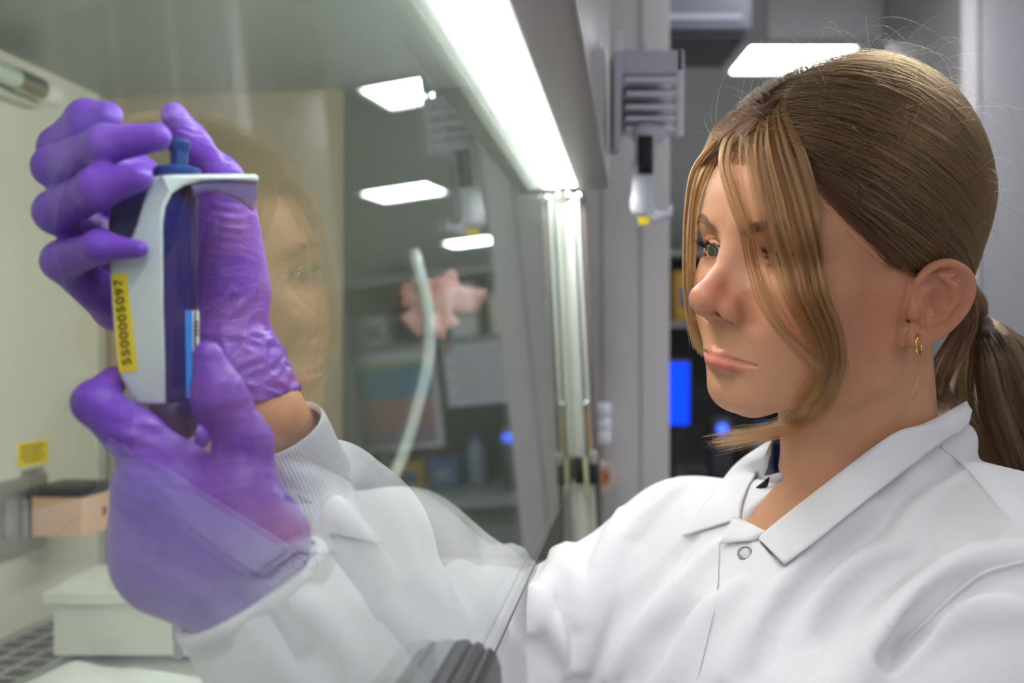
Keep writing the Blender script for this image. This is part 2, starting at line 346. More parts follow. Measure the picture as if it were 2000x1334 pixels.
# outlet plate, stickers on the back panel
def on_back(x, y, off=0.0):
    r = px(x, y, 1.0); b = BB-off; t = b/(r@HN); p = r*t; return p@HD, p[2]
def back_rect(name, x0, y0, x1, y1, th, m, parent=cab, off=0.0, bev=0.0):
    a0, z0 = on_back(x0, (y0+y1)/2, off); a1, z1 = on_back(x1, (y0+y1)/2, off); zt = on_back((x0+x1)/2, y0, off)[1]; zb = on_back((x0+x1)/2, y1, off)[1]
    return hbox(name, (a0, a1), (BB-off-th, BB-off), (zb, zt), m, parent, bev)
pl = back_rect('outlet_plate', -40, 935, 78, 1085, .012, M_STEEL, bev=.002)
for x0, x1 in ((4, 22), (40, 62)): back_rect('outlet_socket', x0, 975, x1, 1050, .006, mat('outlet_grey', srgb(150, 152, 150), .5), pl, .012, .002)
M_YEL = mat('yellow_sticker', srgb(246, 218, 24), .5); M_INK = mat('ink', srgb(50, 46, 30), .7)
st = back_rect('warning_sticker', 34, 862, 92, 908, .0012, M_YEL)
for k in range(4): back_rect('text_line', 41+(k == 3)*6, 870+k*9, 86-(k % 2)*5, 873+k*9, .0004, M_INK, st, .0012)
st = back_rect('paper_label', 40, 914, 84, 938, .0010, mat('grey_label', srgb(170, 168, 150), .6))
for k in range(3): back_rect('text_line', 45, 917+k*7, 80-(k % 2)*6, 919+k*7, .0004, M_INK, st, .0010)
# rear exhaust grille on the work surface, each slot a dark inset
gr = hbox('rear_grille', (.75, 1.38), (.655, .765), (ZF, ZF+.004), M_STEEL)
for i in range(20):
    for j in range(3): hbox('slot', (.765+i*.031, .787+i*.031), (.664+j*.034, .688+j*.034), (ZF+.0035, ZF+.0045), M_BLACK, gr)
# ------------------------------------------------------------------ things in the cabinet
fb = thing('foam_box', hp(1.02, .56, ZF), 'open white foam box on the cabinet floor, lower left behind the glove', 'box')
fc = np.array([px(105, 1290, 1.154)[0], 1.154, ZF+.0062]); M_FOAM = mat('white_foam', srgb(228, 230, 216), .8, bump=.1, bscale=500)
fx, fy, fz = .20, .13, .072; bm = bmesh.new(); c0 = fc+np.array([fx/2, fy/2, fz/2])
for dx, dy, wx, wy in ((-fx/2+.008, 0, .016, fy), (fx/2-.008, 0, .016, fy), (0, -fy/2+.008, fx-.032, .016), (0, fy/2-.008, fx-.032, .016)): box_bm(bm, c0+np.array([dx, dy, 0]), (wx, wy, fz))
bm_obj('wall', bm, M_FOAM, fb); box('bottom', c0+np.array([0, 0, -fz/2+.008]), (fx-.03, fy-.03, .016), M_FOAM, fb)
bm = bmesh.new()
for dx, dy, wx, wy in ((-fx/2, 0, .018, fy+.018), (fx/2, 0, .018, fy+.018), (0, -fy/2, fx-.018, .018), (0, fy/2, fx-.018, .018)): box_bm(bm, c0+np.array([dx, dy, fz/2-.004]), (wx, wy, .012))
bm_obj('rim', bm, M_FOAM, fb)
# wipes box held by a metal bracket in the corner
wa, wz = on_back(146, 1000, .06); c = hp(wa, BB-.058, wz)
wb = thing('wipes_box', c, 'pale orange cardboard dispenser box clipped to the cabinet back wall', 'box')
bm = bmesh.new(); box_bm(bm, c, (.074, .070, .052), HM, .002); bm_obj('carton', bm, mat('orange_card', srgb(236, 192, 158), .6, vary=.06), wb)
box('lid', c+np.array([0, 0, .031]), (.080, .076, .012), M_GREYD, wb, HM, .003); box('bracket', c+HD*.029+HN*.0455+np.array([0, 0, -.005]), (.02, .019, .03), M_STEEL, wb, HM)
box('print_mark', c-HN*.0354+HD*.014, (.012, .0012, .012), mat('brown_ink', srgb(150, 92, 66), .6), wb, HM)
tube('tissue', [c+HD*.035+np.array([0, 0, .024]), c+HD*.052+np.array([0, 0, .016]), c+HD*.066+np.array([0, 0, -.010])], [.004, .006, .003], M_FOAM, wb, 8, 8)
# crumpled white pad on the work surface, lower left
pt = hp(.82, .50, ZF); n = 46; G = []
rp_ = np.random.default_rng(3); ph_ = rp_.random((7, 3))*6
for i in range(n):
    row = []
    for j in range(n):
        a, b = .70+.33*i/(n-1), .30+.345*j/(n-1); u, v = i/(n-1)*6, j/(n-1)*6
        hgt = sum(abs(math.sin(u*(.6+.35*k)+ph_[k, 0]+1.4*math.sin(v*(.5+.2*k)+ph_[k, 1])))/(1.6+k) for k in range(7))
        row.append(hp(a+.012*math.sin(v*1.7), b+.012*math.sin(u*1.9), ZF+.004+.026*hgt*min(1, 4*min(i, n-1-i, j, n-1-j)/n+.1)))
    G.append(row)
pad = link('crumpled_pad', grid_mesh('crumpled_pad', np.array(G)[:, ::-1], .0012), mat('white_wipe', srgb(232, 234, 228), .85)); tag(pad, 'crumpled white absorbent pad on the cabinet floor in front of the foam box', 'pad')
# tubing taped to the end wall
M_TUBE = mat('clear_white_tubing', srgb(240, 248, 244), .2, spec=.6, sss=.3); M_TAPE = mat('pink_tape', srgb(255, 198, 190), .65, vary=.04)
def on_end(x, y, off=.01):
    r = px(x, y, 1.0); a = A1-off; return r*(a/(r@HD))
tl = [on_end(*q) for q in ((812, 498, .02), (822, 540, .02), (836, 610, .012), (838, 690, .012), (822, 770, .02), (790, 880, .04), (750, 970, .08), (700, 1060, .12), (640, 1160, .14))]
hose = thing('drain_tube', tl[-1], 'white flexible tube hanging inside the cabinet, held by pink tape', 'tube')
tube('hose', tl, .0085, M_TUBE, hose, 60, 14); tube('nozzle_end', [tl[0]+(tl[0]-tl[1])*.25, tl[0]], .0062, mat('pale_plastic', srgb(214, 224, 208), .3), hose, 3, 14)
ft = thing('tape_patch', on_end(850, 590), 'star of pink tape strips holding the white tube on the side pane', 'tape')
for k, (x0, y0, x1, y1, w) in enumerate(((785, 575, 945, 588, 50), (838, 545, 838, 655, 62), (800, 640, 895, 545, 52), (795, 555, 880, 640, 46), (872, 545, 850, 655, 44))):
    p0, p1 = on_end(x0, y0, .0035+k*.0012), on_end(x1, y1, .0035+k*.0012); d = p1-p0; dn = d/np.linalg.norm(d); sd = np.cross(dn, HD); sd /= np.linalg.norm(sd); W = w/FPX*1.38/2
    n = 12; G = []
    for i in range(n):
        t = i/(n-1); zig = .006*math.sin(i*2.4+k) if i in (0, n-1) else 0
        G.append([p0+d*t+sd*(W*s+0)+dn*(.004*(1 if s > 0 else -1) if i == n-1 else 0)-HD*.0012*math.sin(t*9+k+s) for s in (-1, -.33, .33, 1)])
    link('tape_strip', grid_mesh('tape_strip', G, .0006), M_TAPE, ft)
# ------------------------------------------------------------------ rack and dispenser hung on the front housing
M_RACK = mat('grey_blue_plastic', srgb(196, 198, 212), .4); M_RACKL = mat('light_plastic', srgb(226, 226, 236), .35)
rk = thing('pipette_rack', hp(1.2, .03, .28), 'pale grey slatted pipette rack hung on the cabinet front', 'rack')
D0 = 1.235
def rp(x, y, d=D0): return px(x, y, d)
def rbox(name, x0, y0, x1, y1, dep, m, parent=rk, d=D0, bev=.0015):
    p0, p1 = rp(x0, y1, d), rp(x1, y0, d); return box(name, (p0+p1)/2+np.array([0, dep/2, 0]), (p1[0]-p0[0], dep, p1[2]-p0[2]), m, parent, None, bev)
rbox('side_plate', 1198, 98, 1214, 290, .05, M_RACK); rbox('hook', 1199, 60, 1217, 100, .012, M_RACKL); rbox('peg', 1256, 78, 1272, 100, .01, M_RACKL)
rbox('top_plate', 1212, 97, 1334, 140, .006, M_RACK); rbox('edge_rail', 1322, 97, 1336, 265, .012, M_RACKL); rbox('back_plate', 1212, 140, 1322, 262, .004, M_GREYP, d=D0+.045)
for k, y in enumerate((150, 177, 203, 226, 246)):
    rb_ = rbox('slat', 1222, y, 1322, y+9, .042, M_RACKL, bev=.002)
gunm = thing('pipette_controller', rp(1262, 430), 'grey pistol-grip pipette dispenser hanging below the slatted rack', 'dispenser')
V, Fq = surface(lambda P: smin(smin(chain(P, [rp(1262, 262), rp(1258, 330), rp(1252, 405)], [.0125, .0135, .0125], .006), chain(P, [rp(1252, 400), rp(1280, 424), rp(1306, 418), rp(1310, 405)], [.011, .0060, .0042, .003], .004), .008), cap(P, rp(1252, 262), rp(1282, 262), .012), .006), rp(1262, 340)-.09, rp(1262, 340)+.09, .0022, B=8)
link('body', mesh_np('body', V, Fq), M_RACK, gunm)
rbox('grip_panel', 1246, 264, 1276, 340, .004, M_BLACK, gunm, D0-.0165, .002); rbox('display', 1252, 290, 1268, 334, .002, mat('black_glass', srgb(10, 10, 14), .1), gunm, D0-.0178, .0006)
rbox('trigger', 1238, 400, 1256, 416, .006, M_RACKL, gunm, D0-.014, .002)
rbox('sticker', 1247, 424, 1268, 438, .0015, M_YEL, gunm, D0-.006, .0)
# ------------------------------------------------------------------ grey cabinet behind, with tape rolls
M_CABG = mat('cabinet_grey', srgb(204, 200, 201), .5, vary=.02, vscale=2)
gc = thing('tall_cabinet', (.22, 1.95, FLOOR), 'tall pale grey cupboard standing behind the end post', 'cupboard')
x0, x1 = px(1080, 0, 1.75)[0], px(1309, 0, 1.75)[0]
box('carcass', ((x0+x1)/2, 1.98, -.1), (x1-x0, .44, 2.3), M_CABG, gc); box('door', ((x0+x1)/2, 1.752, -.06), (x1-x0-.004, .016, 2.16), M_CABG, gc, None, .003)
for x in (1176, 1252): 
    xx = px(x, 0, 1.742)[0]; box('door_groove', (xx, 1.7432, -.06), (.003, .002, 2.14), M_GREYP, gc)
box('plinth', ((x0+x1)/2, 1.99, -1.20), (x1-x0-.02, .40, .09), M_GREYD, gc)
M_TW = mat('white_tape', srgb(224, 222, 236), .6); M_TO = mat('orange_white_tape', srgb(240, 214, 200), .6)
def roll(x, y, r, lab, m, core, grp=None):
    p = px(x, y, 1.735); t = thing('tape_roll', p, lab, 'tape', grp)
    V = []; prof = [(r*.55, -.022), (r, -.022), (r, .006), (r*.55, .006)]; seg = 28
    for pr, h in prof:
        for k in range(seg): th = 2*math.pi*k/seg; V.append(p+np.array([pr*math.cos(th), h, pr*math.sin(th)]))
    F = [(i*seg+k, i*seg+(k+1) % seg, ((i+1) % 4)*seg+(k+1) % seg, ((i+1) % 4)*seg+k) for i in range(4) for k in range(seg)]
    me = mesh_py('ring', V, F); bm = bmesh.new(); bm.from_mesh(me); bmesh.ops.recalc_face_normals(bm, faces=bm.faces); bm.to_mesh(me); bm.free(); auto_smooth(link('ring', me, m, t), 40)
    lathe('core', [(r*.30, -.018), (r*.55, -.018), (r*.55, .004), (r*.30, .004)], p, core, t, (0, 1, 0), 24)
for k, (y, lab) in enumerate(((800, 'uppermost of three white rolls on the grey cupboard'), (828, 'middle of three white rolls on the grey cupboard'), (852, 'lowest of three white rolls on the grey cupboard'))):
    p = px(1166, y, 1.72); t = thing('label_roll', p, lab, 'roll', 'white rolls on the cupboard')
    lathe('paper', [(.008, -.011), (.022, -.0125), (.0235, -.010), (.0235, .008), (.022, .0105), (.008, .009)], p, M_TW, t); lathe('core', [(.004, -.012), (.008, -.012), (.008, .010), (.004, .010)], p, M_GREYP, t, None, 16)
roll(1172, 930, .026, 'orange and white tape roll stuck on the grey cupboard', M_TO, mat('orange_core', srgb(238, 150, 110), .6))
# ------------------------------------------------------------------ bench and shelves behind the person (seen beside the face and in the glass)
M_DK = mat('dark_bench', srgb(92, 90, 92), .55); M_SH = mat('shelf_grey', srgb(150, 152, 150), .5); M_UP = mat('upright', srgb(96, 96, 98), .45)
BX0, BX1, BY = .50, 1.66, 3.35
sh = thing('lab_bench', (1.08, BY+.3, FLOOR), 'long dark laboratory bench with two open shelves behind the person', 'bench')
box('worktop', (1.08, BY+.24, -.50), (BX1-BX0, .62, .04), M_SH, sh); 
for x in (BX0+.03, 1.08, BX1-.03): box('upright', (x, BY+.36, -.085), (.04, .05, .79), M_UP, sh)
for k in range(3): box('cupboard_door', (BX0+.2+k*.39, BY+.0, -.88), (.37, .02, .68), mat('bench_front', srgb(128, 130, 128), .5) if k == 0 else bpy.data.materials['bench_front'], sh, None, .003)
box('carcass', (1.08, BY+.28, -.885), (BX1-BX0-.02, .54, .73), M_DK, sh); box('back_board', (1.08, BY+.45, -.085), (BX1-BX0, .02, .79), M_DK, sh)
for z in (.31, .06): box('shelf', (1.08, BY+.28, z), (BX1-BX0, .32, .022), M_SH, sh)
cols = [srgb(226, 228, 226), srgb(178, 182, 186), srgb(206, 160, 64), srgb(44, 102, 76), srgb(140, 148, 170), srgb(222, 217, 202), srgb(104, 100, 104), srgb(60, 96, 166)]
MC = [mat('pack_colour', c, .5) for c in cols]; CN = ['white', 'grey', 'amber', 'green', 'slate', 'ivory', 'charcoal', 'blue']
rr = random.Random(5)
def bottle(x, y, z, h, r, ci, lab):
    t = thing('bottle', (x, y, z), lab, 'bottle'); lathe('body', [(r*.96, 0), (r, .004), (r, h*.62), (r*.85, h*.72), (r*.4, h*.82), (r*.4, h*.88)], (x, y, z), MC[ci], t, None, 20); lathe('cap', [(r*.46, h*.87), (r*.48, h*.88), (r*.48, h), (r*.44, h)], (x, y, z), MC[(ci+3) % 8], t, None, 16)
def carton(x, y, z, w, d, h, ci, lab):
    t = thing('carton', (x, y, z), lab, 'box'); box('body', (x, y, z+h/2), (w, d, h), MC[ci], t, None, .002); box('label', (x, y-d/2-.0006, z+h*.5), (w*.6, .0012, h*.4), MC[(ci+5) % 8], t); box('lid', (x, y, z+h+.004), (w+.006, d+.006, .012), MC[ci], t, None, .002)
for zi, (z, nm) in enumerate(((.0735, 'lower'), (-.4775, 'bench'))):
    x = BX0+.07; k = 0
    while x < BX1-.10:
        ci = (k*3+zi*2+2) % 8; w = rr.uniform(.06, .13)
        where = {'upper': 'on the upper bench shelf', 'lower': 'on the lower bench shelf', 'bench': 'on the bench top'}[nm]
        pos = ['first', 'second', 'third', 'fourth', 'fifth', 'sixth', 'seventh', 'eighth', 'ninth', 'tenth', 'eleventh', 'twelfth'][k]
        if nm == 'bench' and (x < .86): x = .86
        if (k+zi) % 3 == 1: bottle(x+w/2, BY+.24, z, rr.uniform(.13, .20), min(w*.42, .05), ci, f'{CN[ci]} bottle, {pos} item from the left {where}')
        else: carton(x+w/2, BY+.235, z, w*.92, .16, rr.uniform(.09, .19), ci, f'{CN[ci]} carton, {pos} item from the left {where}')
        x += w+.015; k += 1
# monitor with a blue screen, left end of the bench
mo = thing('monitor', (.62, BY+.05, -.477), 'computer monitor with bright blue screen beside the grey cupboard', 'monitor')
m0, m1 = px(1282, 830, BY-.02), px(1346, 708, BY-.02); box('housing', ((m0[0]+m1[0])/2, BY, (m0[2]+m1[2])/2), (m1[0]-m0[0]+.02, .03, m1[2]-m0[2]+.02), M_BLACK, mo, None, .004)
box('screen', ((m0[0]+m1[0])/2, BY-.0165, (m0[2]+m1[2])/2), (m1[0]-m0[0], .003, m1[2]-m0[2]), emission('blue_screen', (.006, .06, 1.0, 1), 1.25), mo)
box('pale_strip', (m0[0]+.018, BY-.0185, (m0[2]+m1[2])/2), (.026, .002, m1[2]-m0[2]), emission('pale_screen', (.25, .42, 1.0, 1), 1.0), mo)
box('stand', ((m0[0]+m1[0])/2, BY+.02, (m0[2]-.476)/2), (.03, .02, abs(m0[2]+.476)+.004), M_BLACK, mo); box('foot', ((m0[0]+m1[0])/2, BY+.02, -.471), (.10, .09, .012), M_BLACK, mo, None, .003)
# sheets pinned to the shelf edge
def sheet(name, x, z, w, h, lab, rows, m):
    t = thing(name, (x, BY+.10, z), lab, 'paper'); box('sheet', (x, BY+.105, z-h/2), (w, .002, h), m, t)
    for (u0, v0, u1, v1, mm) in rows: box('print_block', (x-w/2+w*(u0+u1)/2, BY+.1032, z-h*(v0+v1)/2), (w*(u1-u0), .0016, h*(v1-v0)), mm, t)
    for s in (-1, 1):
        bm = bmesh.new(); bmesh.ops.create_uvsphere(bm, u_segments=12, v_segments=8, radius=.012, matrix=Matrix.Translation((x+s*w*.42, BY+.10, z-.012))); bm_obj('pin', bm, M_RED, t, True)
M_RED = mat('red_pin', srgb(206, 52, 40), .4); M_PAPER = mat('paper', srgb(214, 214, 224), .8)
mB, mP, mG, mV = mat('print_blue', srgb(90, 140, 176), .7), mat('print_pink', srgb(190, 136, 140), .7), mat('print_green', srgb(150, 180, 130), .7), mat('print_violet', srgb(160, 136, 160), .7)
_sx = lambda x, y: seen_in_glass(x, y, BY+.1)[0]
sheet('colour_chart', (_sx(690, 800)+_sx(862, 800))/2, .045, abs(_sx(690, 800)-_sx(862, 800)), .36, 'colour chart with blue and pink bands pinned under the shelf', [(.07, .10, .93, .16, mG), (.07, .16, .93, .48, mB), (.07, .48, .93, .78, mP), (.07, .78, .93, .95, mV)], M_PAPER)
sheet('notice_sheet', (_sx(872, 745)+_sx(1000, 745))/2, .045, abs(_sx(872, 745)-_sx(1000, 745)), .22, 'white notice sheet with lines of print and red pins under the shelf', [(.1, .12+.12*k, .9-.1*(k % 2), .15+.12*k, M_SH) for k in range(7)], M_PAPER)
# small device with a blue light on the bench
dq = seen_in_glass(993, 855, BY+.02); dv = thing('bench_device', (dq[0], BY+.08, -.4785), 'small dark bench device with a round blue indicator light', 'device')
dh = dq[2]+.4785+.04; box('body', (dq[0], BY+.08, -.4780+dh/2), (.07, .10, dh), M_GREYD, dv, None, .006)
bm = bmesh.new(); bmesh.ops.create_uvsphere(bm, u_segments=20, v_segments=12, radius=.018, matrix=Matrix.Translation((dq[0], BY+.026, dq[2]))); bm_obj('indicator_light', bm, emission('blue_led', (.05, .14, 1, 1), 2.2), dv, True)
# tall freezer at the right edge
tf = thing('tall_freezer', (1.62, 2.9, FLOOR), 'tall pale grey freezer at the right edge behind the hair', 'freezer')
fx0 = px(1884, 0, 2.7)[0]; box('carcass', (fx0+.36, 3.0, .02), (.72, .56, 2.45), M_CABG, tf, None, .006)
for k in range(3): box('door_panel', (fx0+.13+k*.20, 2.712, .02), (.17+.0*k, .02, 2.36), mat('freezer_door', srgb(150, 149, 153), .42) if k == 0 else bpy.data.materials['freezer_door'], tf, None, .008)
box('handle', (fx0+.235, 2.695, -.05), (.018, .03, .7), M_CHROME, tf, None, .004)
# wall unit under the ceiling, top middle
wu = thing('wall_unit', (.5, 2.6, .78), 'grey box-shaped cooling unit high above the slatted rack', 'cooler')
u0, u1 = px(1246, 58, 2.4), px(1470, -60, 2.4); box('housing', ((u0[0]+u1[0])/2, 2.55, (u0[2]+u1[2])/2), (u1[0]-u0[0], .30, u1[2]-u0[2]), mat('unit_grey', srgb(132, 132, 146), .45), wu, None, .01, 3)
box('bottom_panel', ((u0[0]+u1[0])/2, 2.55, u0[2]-.006), (u1[0]-u0[0]-.03, .27, .014), M_GREYD, wu); box('louvre', ((u0[0]+u1[0])/2, 2.398, u0[2]+.03), (u1[0]-u0[0]-.05, .006, .012), M_RACK, wu)
box('mount', ((u0[0]+u1[0])/2, 2.62, (CEIL+u1[2])/2-.02), (.05, .05, CEIL-u1[2]+.05), M_GREYD, wu)
# ------------------------------------------------------------------ head: local frame in mm, x to her left, y forward, z up
def _rz(a): c, s = math.cos(a), math.sin(a); return np.array([[c, -s, 0], [s, c, 0], [0, 0, 1.]])
def _rx(a): c, s = math.cos(a), math.sin(a); return np.array([[1, 0, 0], [0, c, -s], [0, s, c]])
def _ry(a): c, s = math.cos(a), math.sin(a); return np.array([[c, 0, s], [0, 1, 0], [-s, 0, c]])
HR = _rz(math.radians(118.3))@_rx(math.radians(0.2))@_ry(math.radians(-9.5))@np.diag([-1., 1., 1.]); HO = np.array([.2200, .6907, .0368])
def h2w(p): return (np.asarray(p, float)*.001)@HR.T+HO
def w2h(p): return ((np.asarray(p)-HO.astype(np.float32))@HR.astype(np.float32))*1000
def hpx(x, y, xl):
    """head-local point on the plane x=xl under pixel x,y"""
    r = HR.T@px(x, y, 1.0); o = HR.T@(-HO); t = (xl*.001-o[0])/r[0]; return (o+r*t)*1000
EYE = np.array([31.0, 69.5, 20.0]); ER = 12.0
def up_lid(u): return 3.9-0.024*u*u-0.00010*u**3
def lo_lid(u): return -3.9+0.023*u*u
LIPU = [((0, 93.4, -45.6), 1.6), ((6, 91.4, -45.3), 1.8), ((14, 86.4, -46.3), 1.7), ((25, 80.0, -48.4), .9)]
LIPL = [((0, 92.6, -52.6), 5.0), ((8, 89.2, -52.7), 4.9), ((16, 83.6, -51.9), 3.6), ((25, 79.4, -49.4), 1.2)]
SEAM = [((0, 99.4, -47.6), 1.3), ((8, 95.6, -47.4), 1.3), ((16, 88.8, -48.2), 1.2), ((26, 82.0, -49.0), .7)]
def split(c): return [a for a, b in c], [b for a, b in c]
def mir(P): Q = P.copy(); Q[:, 0] = np.abs(Q[:, 0]); return Q
def cranium(P):
    f = ell(P, (0, -6, 54), (75, 92, 80)); return smin(f, ell(P, (0, 38, 50), (61, 57, 54)), 26)
EARM = None
def ear(P):
    """her left ear (x>0); P mirrored"""
    hx = [(72, 2, 2), (74, 1, 14), (77, -6, 23), (81, -17, 26), (85.5, -28, 21), (87, -32.5, 11), (86, -30, -2), (82, -21, -14), (77, -11, -22), (73.5, -5, -24.5)]
    f = chain(P, catmull(hx, 28), np.interp(np.linspace(0, 1, 28), np.linspace(0, 1, 10), [2.2, 2.6, 2.9, 3.0, 3.1, 3.1, 2.9, 2.9, 3.6, 4.2]))
    plate = ell((P-np.array([78.5, -14.5, 0], np.float32))@EARAX, (0, 0, 0), (2.6, 17, 24)); f = smin(f, plate, 3)
    f = smin(f, chain(P, [(81, -10, 18), (84, -19, 12), (84.5, -21.5, 3), (81.5, -16, -8), (77.5, -8, -12)], [1.8, 2.6, 3.0, 3.0, 2.8], 2), 2.5)   # antihelix
    f = smin(f, chain(P, [(81, -10, 18), (82.5, -19, 18.5)], [1.5, 1.6]), 2)
    f = smin(f, cap(P, (72.5, -4, -21.5), (76, -11, -15), 5.4, 4.6), 5)                          # lobe
    f = smin(f, ell(P, (73.5, -9, 1), (5.5, 12, 14)), 3)
    f = smax(f, -ell(P, (84.5, -9, 1.5), (8.2, 8.6, 9.6)), 3)                                       # concha
    f = smin(f, ell(P, (74, 1.5, -5), (4.2, 4.5, 6.5)), 3)                                     # tragus
    f = smin(f, ell(P, (77.5, -7, -12), (3.2, 4.2, 3.0)), 3)                                     # antitragus
    return f
_n = np.array([.86, .42, .02]); _n /= np.linalg.norm(_n); _y = np.array([-.42, .86, .18]); _y -= _n*(_n@_y); _y /= np.linalg.norm(_y)
EARAX = np.stack([_n, _y, np.cross(_n, _y)], 1).astype(np.float32)
NOSAX = np.stack([[.93, .30, .2], [-.34, .9, .28], [-.1, -.32, .94]], 1).astype(np.float32)
NOSE_T = (0, 108.0, -9.5)
def head(Pw):
    """world metres in, distance in metres out"""
    P = mir(w2h(Pw))
    f = cranium(P)
    f = smin(f, ell(P, (0, 46, -6), (54, 44, 50)), 22)                 # midface
    f = smin(f, ell(P, (39, 55, -4), (21, 22, 20)), 22)                # cheek bones
    f = smin(f, cap(P, (46, 8, -40), (14, 68, -70), 14, 12), 26)      # jaw
    f = smin(f, ell(P, (0, 40, -36), (52, 43, 41)), 22)                # cheeks
    f = smin(f, cap(P, (52, 6, 0), (48, 10, -44), 16, 14), 20)
    f = smin(f, ell(P, (0, 65.5, -71), (20, 16, 15)), 15)              # chin
    f = smin(f, ell(P, (0, 57.5, -43), (32, 31, 25)), 14)
    f = smin(f, ell(P, (28, 61, -22), (16, 20, 16)), 14)                # mouth mound
    f = smin(f, cap(P, (10, 84, 37), (49, 67, 38), 8, 8), 14)          # brow
    f = smax(f, -ell(P, (32, 92, 20), (17, 15, 12)), 12)               # eye socket
    f = smax(f, -cap(P, (12, 101, 27), (15, 98, 10), 5.5, 5), 12)
    # nose
    f = smin(f, chain(P, [(0, 86, 32), (0, 91.5, 18), (0, 99.5, 2), NOSE_T], [5, 5.4, 6.8, 9.6], 4), 10)
    f = smin(f, cap(P, (4, 84, 10), (9, 90, -12), 6, 8), 10)
    f = smin(f, cap(P, (3, 105, -10.5), (10, 96, -14), 8.4, 7.6), 6)
    f = smin(f, ell(P, (12.2, 94, -17), (5.8, 10.0, 7.6)), 6)
    f = smin(f, cap(P, (0, 98, -22.2), (0, 109, -15.6), 2.8, 4.2), 4)
    f = smax(f, -cap(P, (8.2, 111.4, -19.6), (12.4, 97.0, -23.8), 3.0, 3.7), 1.3)
    f = smax(f, -cap(P, (9.4, 106, -19), (9.6, 100, -17), 2.4, 2.8), 1.6)
    f = smax(f, -cap(P, (22.5, 93, -8), (23.5, 88, -22), 1.6, 1.3), 9)      # alar crease
    # philtrum, mouth
    f = smax(f, -cap(P, (0, 103.5, -29), (0, 101.0, -38), 2.0, 2.2), 4)
    a, b = split(LIPU); f = smin(f, chain(P, a, b, 1.5), 4)
    a, b = split(LIPL); f = smin(f, chain(P, a, b, 1.5), 4)
    a, b = split(SEAM); f = smax(f, -chain(P, a, b), 2.2)
    f = smax(f, -ell(P, (0, 95.0, -61.5), (16, 9.5, 5)), 8)                # crease above chin
    # lids
    E = P-EYE.astype(np.float32); r = np.sqrt((E*E).sum(-1))
    f = smin(f, r-(ER+1.35), 4.5)
    u, w, dp = E[:, 0], E[:, 2], E[:, 1]
    f = smax(f, -(np.abs(r-(ER+1.6))+np.where(dp > 0, np.abs(w-(up_lid(u)*1.0+2.6))*.8, 20)-1.0), 1.8)   # lid crease
    op = np.maximum(np.maximum(w-up_lid(u), lo_lid(u)-w), np.maximum(2-dp, (ER-1.2)-r)); f = smax(f, -op, .9)
    f = smin(f, cap(P, (17.5, 79, 19), (17, 80, 20), 1.5), 2)
    # ear
    f = smin(f, ear(P), 4)
    return f*.001
# neck and trunk, in world coordinates: bones
NK0 = h2w((0, -22, -18)); NKB = np.array([.262, .725, -.205])
SHR = np.array([.15, .85, -.185]); SHL = np.array([.335, .555, -.165])     # shoulders: hers right (far), left (near)
ELR = np.array([-.055, .735, -.285]); WRR = px(512, 815, .546)
ELL_ = np.array([-.005, .515, -.328]); WRL = np.array([-.128, .478, -.130])
PEL = np.array([.30, .74, -.62])
def chest(Pw):
    f = cap(Pw, SHR, SHL, .050, .050)
    f = smin(f, cap(Pw, (SHR+SHL)/2+[0, 0, -.10], PEL, .105, .12), .08)
    f = smin(f, cap(Pw, SHR+(SHL-SHR)*.24+[0, 0, -.07], SHR+(SHL-SHR)*.76+[0, 0, -.07], .09, .09), .06)
    return f
def body(Pw):
    f = smin(chest(Pw), cap(Pw, NK0, NKB, .053, .055), .055)
    f = smin(f, np.minimum(chain(Pw, [SHR, ELR, WRR], [.040, .030, .0245], .02), chain(Pw, [SHL, ELL_, WRL], [.040, .030, .024], .02)), .03)
    return f
def person_field(Pw):
    b = body(Pw); d = np.sqrt(((Pw-HO.astype(np.float32)-np.array([0, 0, .03], np.float32))**2).sum(-1)); m = d < .24
    hd = np.full(len(Pw), 1.0, np.float32)
    if m.any(): hd[m] = head(Pw[m])
    hd[~m] = d[~m]-.14
    return smin(b, hd, .028)
V, Fq = surface(person_field, (-.20, .40, -.80), (.46, .98, .24), .0019, B=12)
me = mesh_np('body', V, Fq)
# finer face: split once and settle on the field
bm = bmesh.new(); bm.from_mesh(me); bm.verts.ensure_lookup_table()
Pl = w2h(V.astype(np.float32)); Pm = Pl.copy(); Pm[:, 0] = np.abs(Pm[:, 0])
face_v = (Pl[:, 1] > 62) & (Pl[:, 2] > -60) & (Pl[:, 2] < 45); ear_v = (Pl[:, 0] > 66) & (Pl[:, 1] > -48) & (Pl[:, 1] < 14) & (np.abs(Pl[:, 2]) < 42)
sel = face_v | ear_v
es = [e for e in bm.edges if sel[e.verts[0].index] and sel[e.verts[1].index]]
bmesh.ops.subdivide_edges(bm, edges=es, cuts=1, use_grid_fill=True)
bm.to_mesh(me); bm.free()
V = np.empty(len(me.vertices)*3, np.float32); me.vertices.foreach_get('co', V); V = V.reshape(-1, 3)
Pl = w2h(V); sel = (Pl[:, 1] > 60) & (Pl[:, 2] > -62) & (Pl[:, 2] < 47) | (Pl[:, 0] > 64) & (Pl[:, 1] > -50) & (Pl[:, 1] < 16) & (np.abs(Pl[:, 2]) < 44)
for _ in range(2):
    Q = V[sel]; e = .0005; d0 = person_field(Q); g = np.stack([person_field(Q+np.eye(3, dtype=np.float32)[a]*e)-d0 for a in range(3)], 1)/e
    V[sel] = Q-np.clip(d0/np.maximum((g*g).sum(1), .3), -.001, .001)[:, None]*g
me.vertices.foreach_set('co', V.ravel()); me.update()
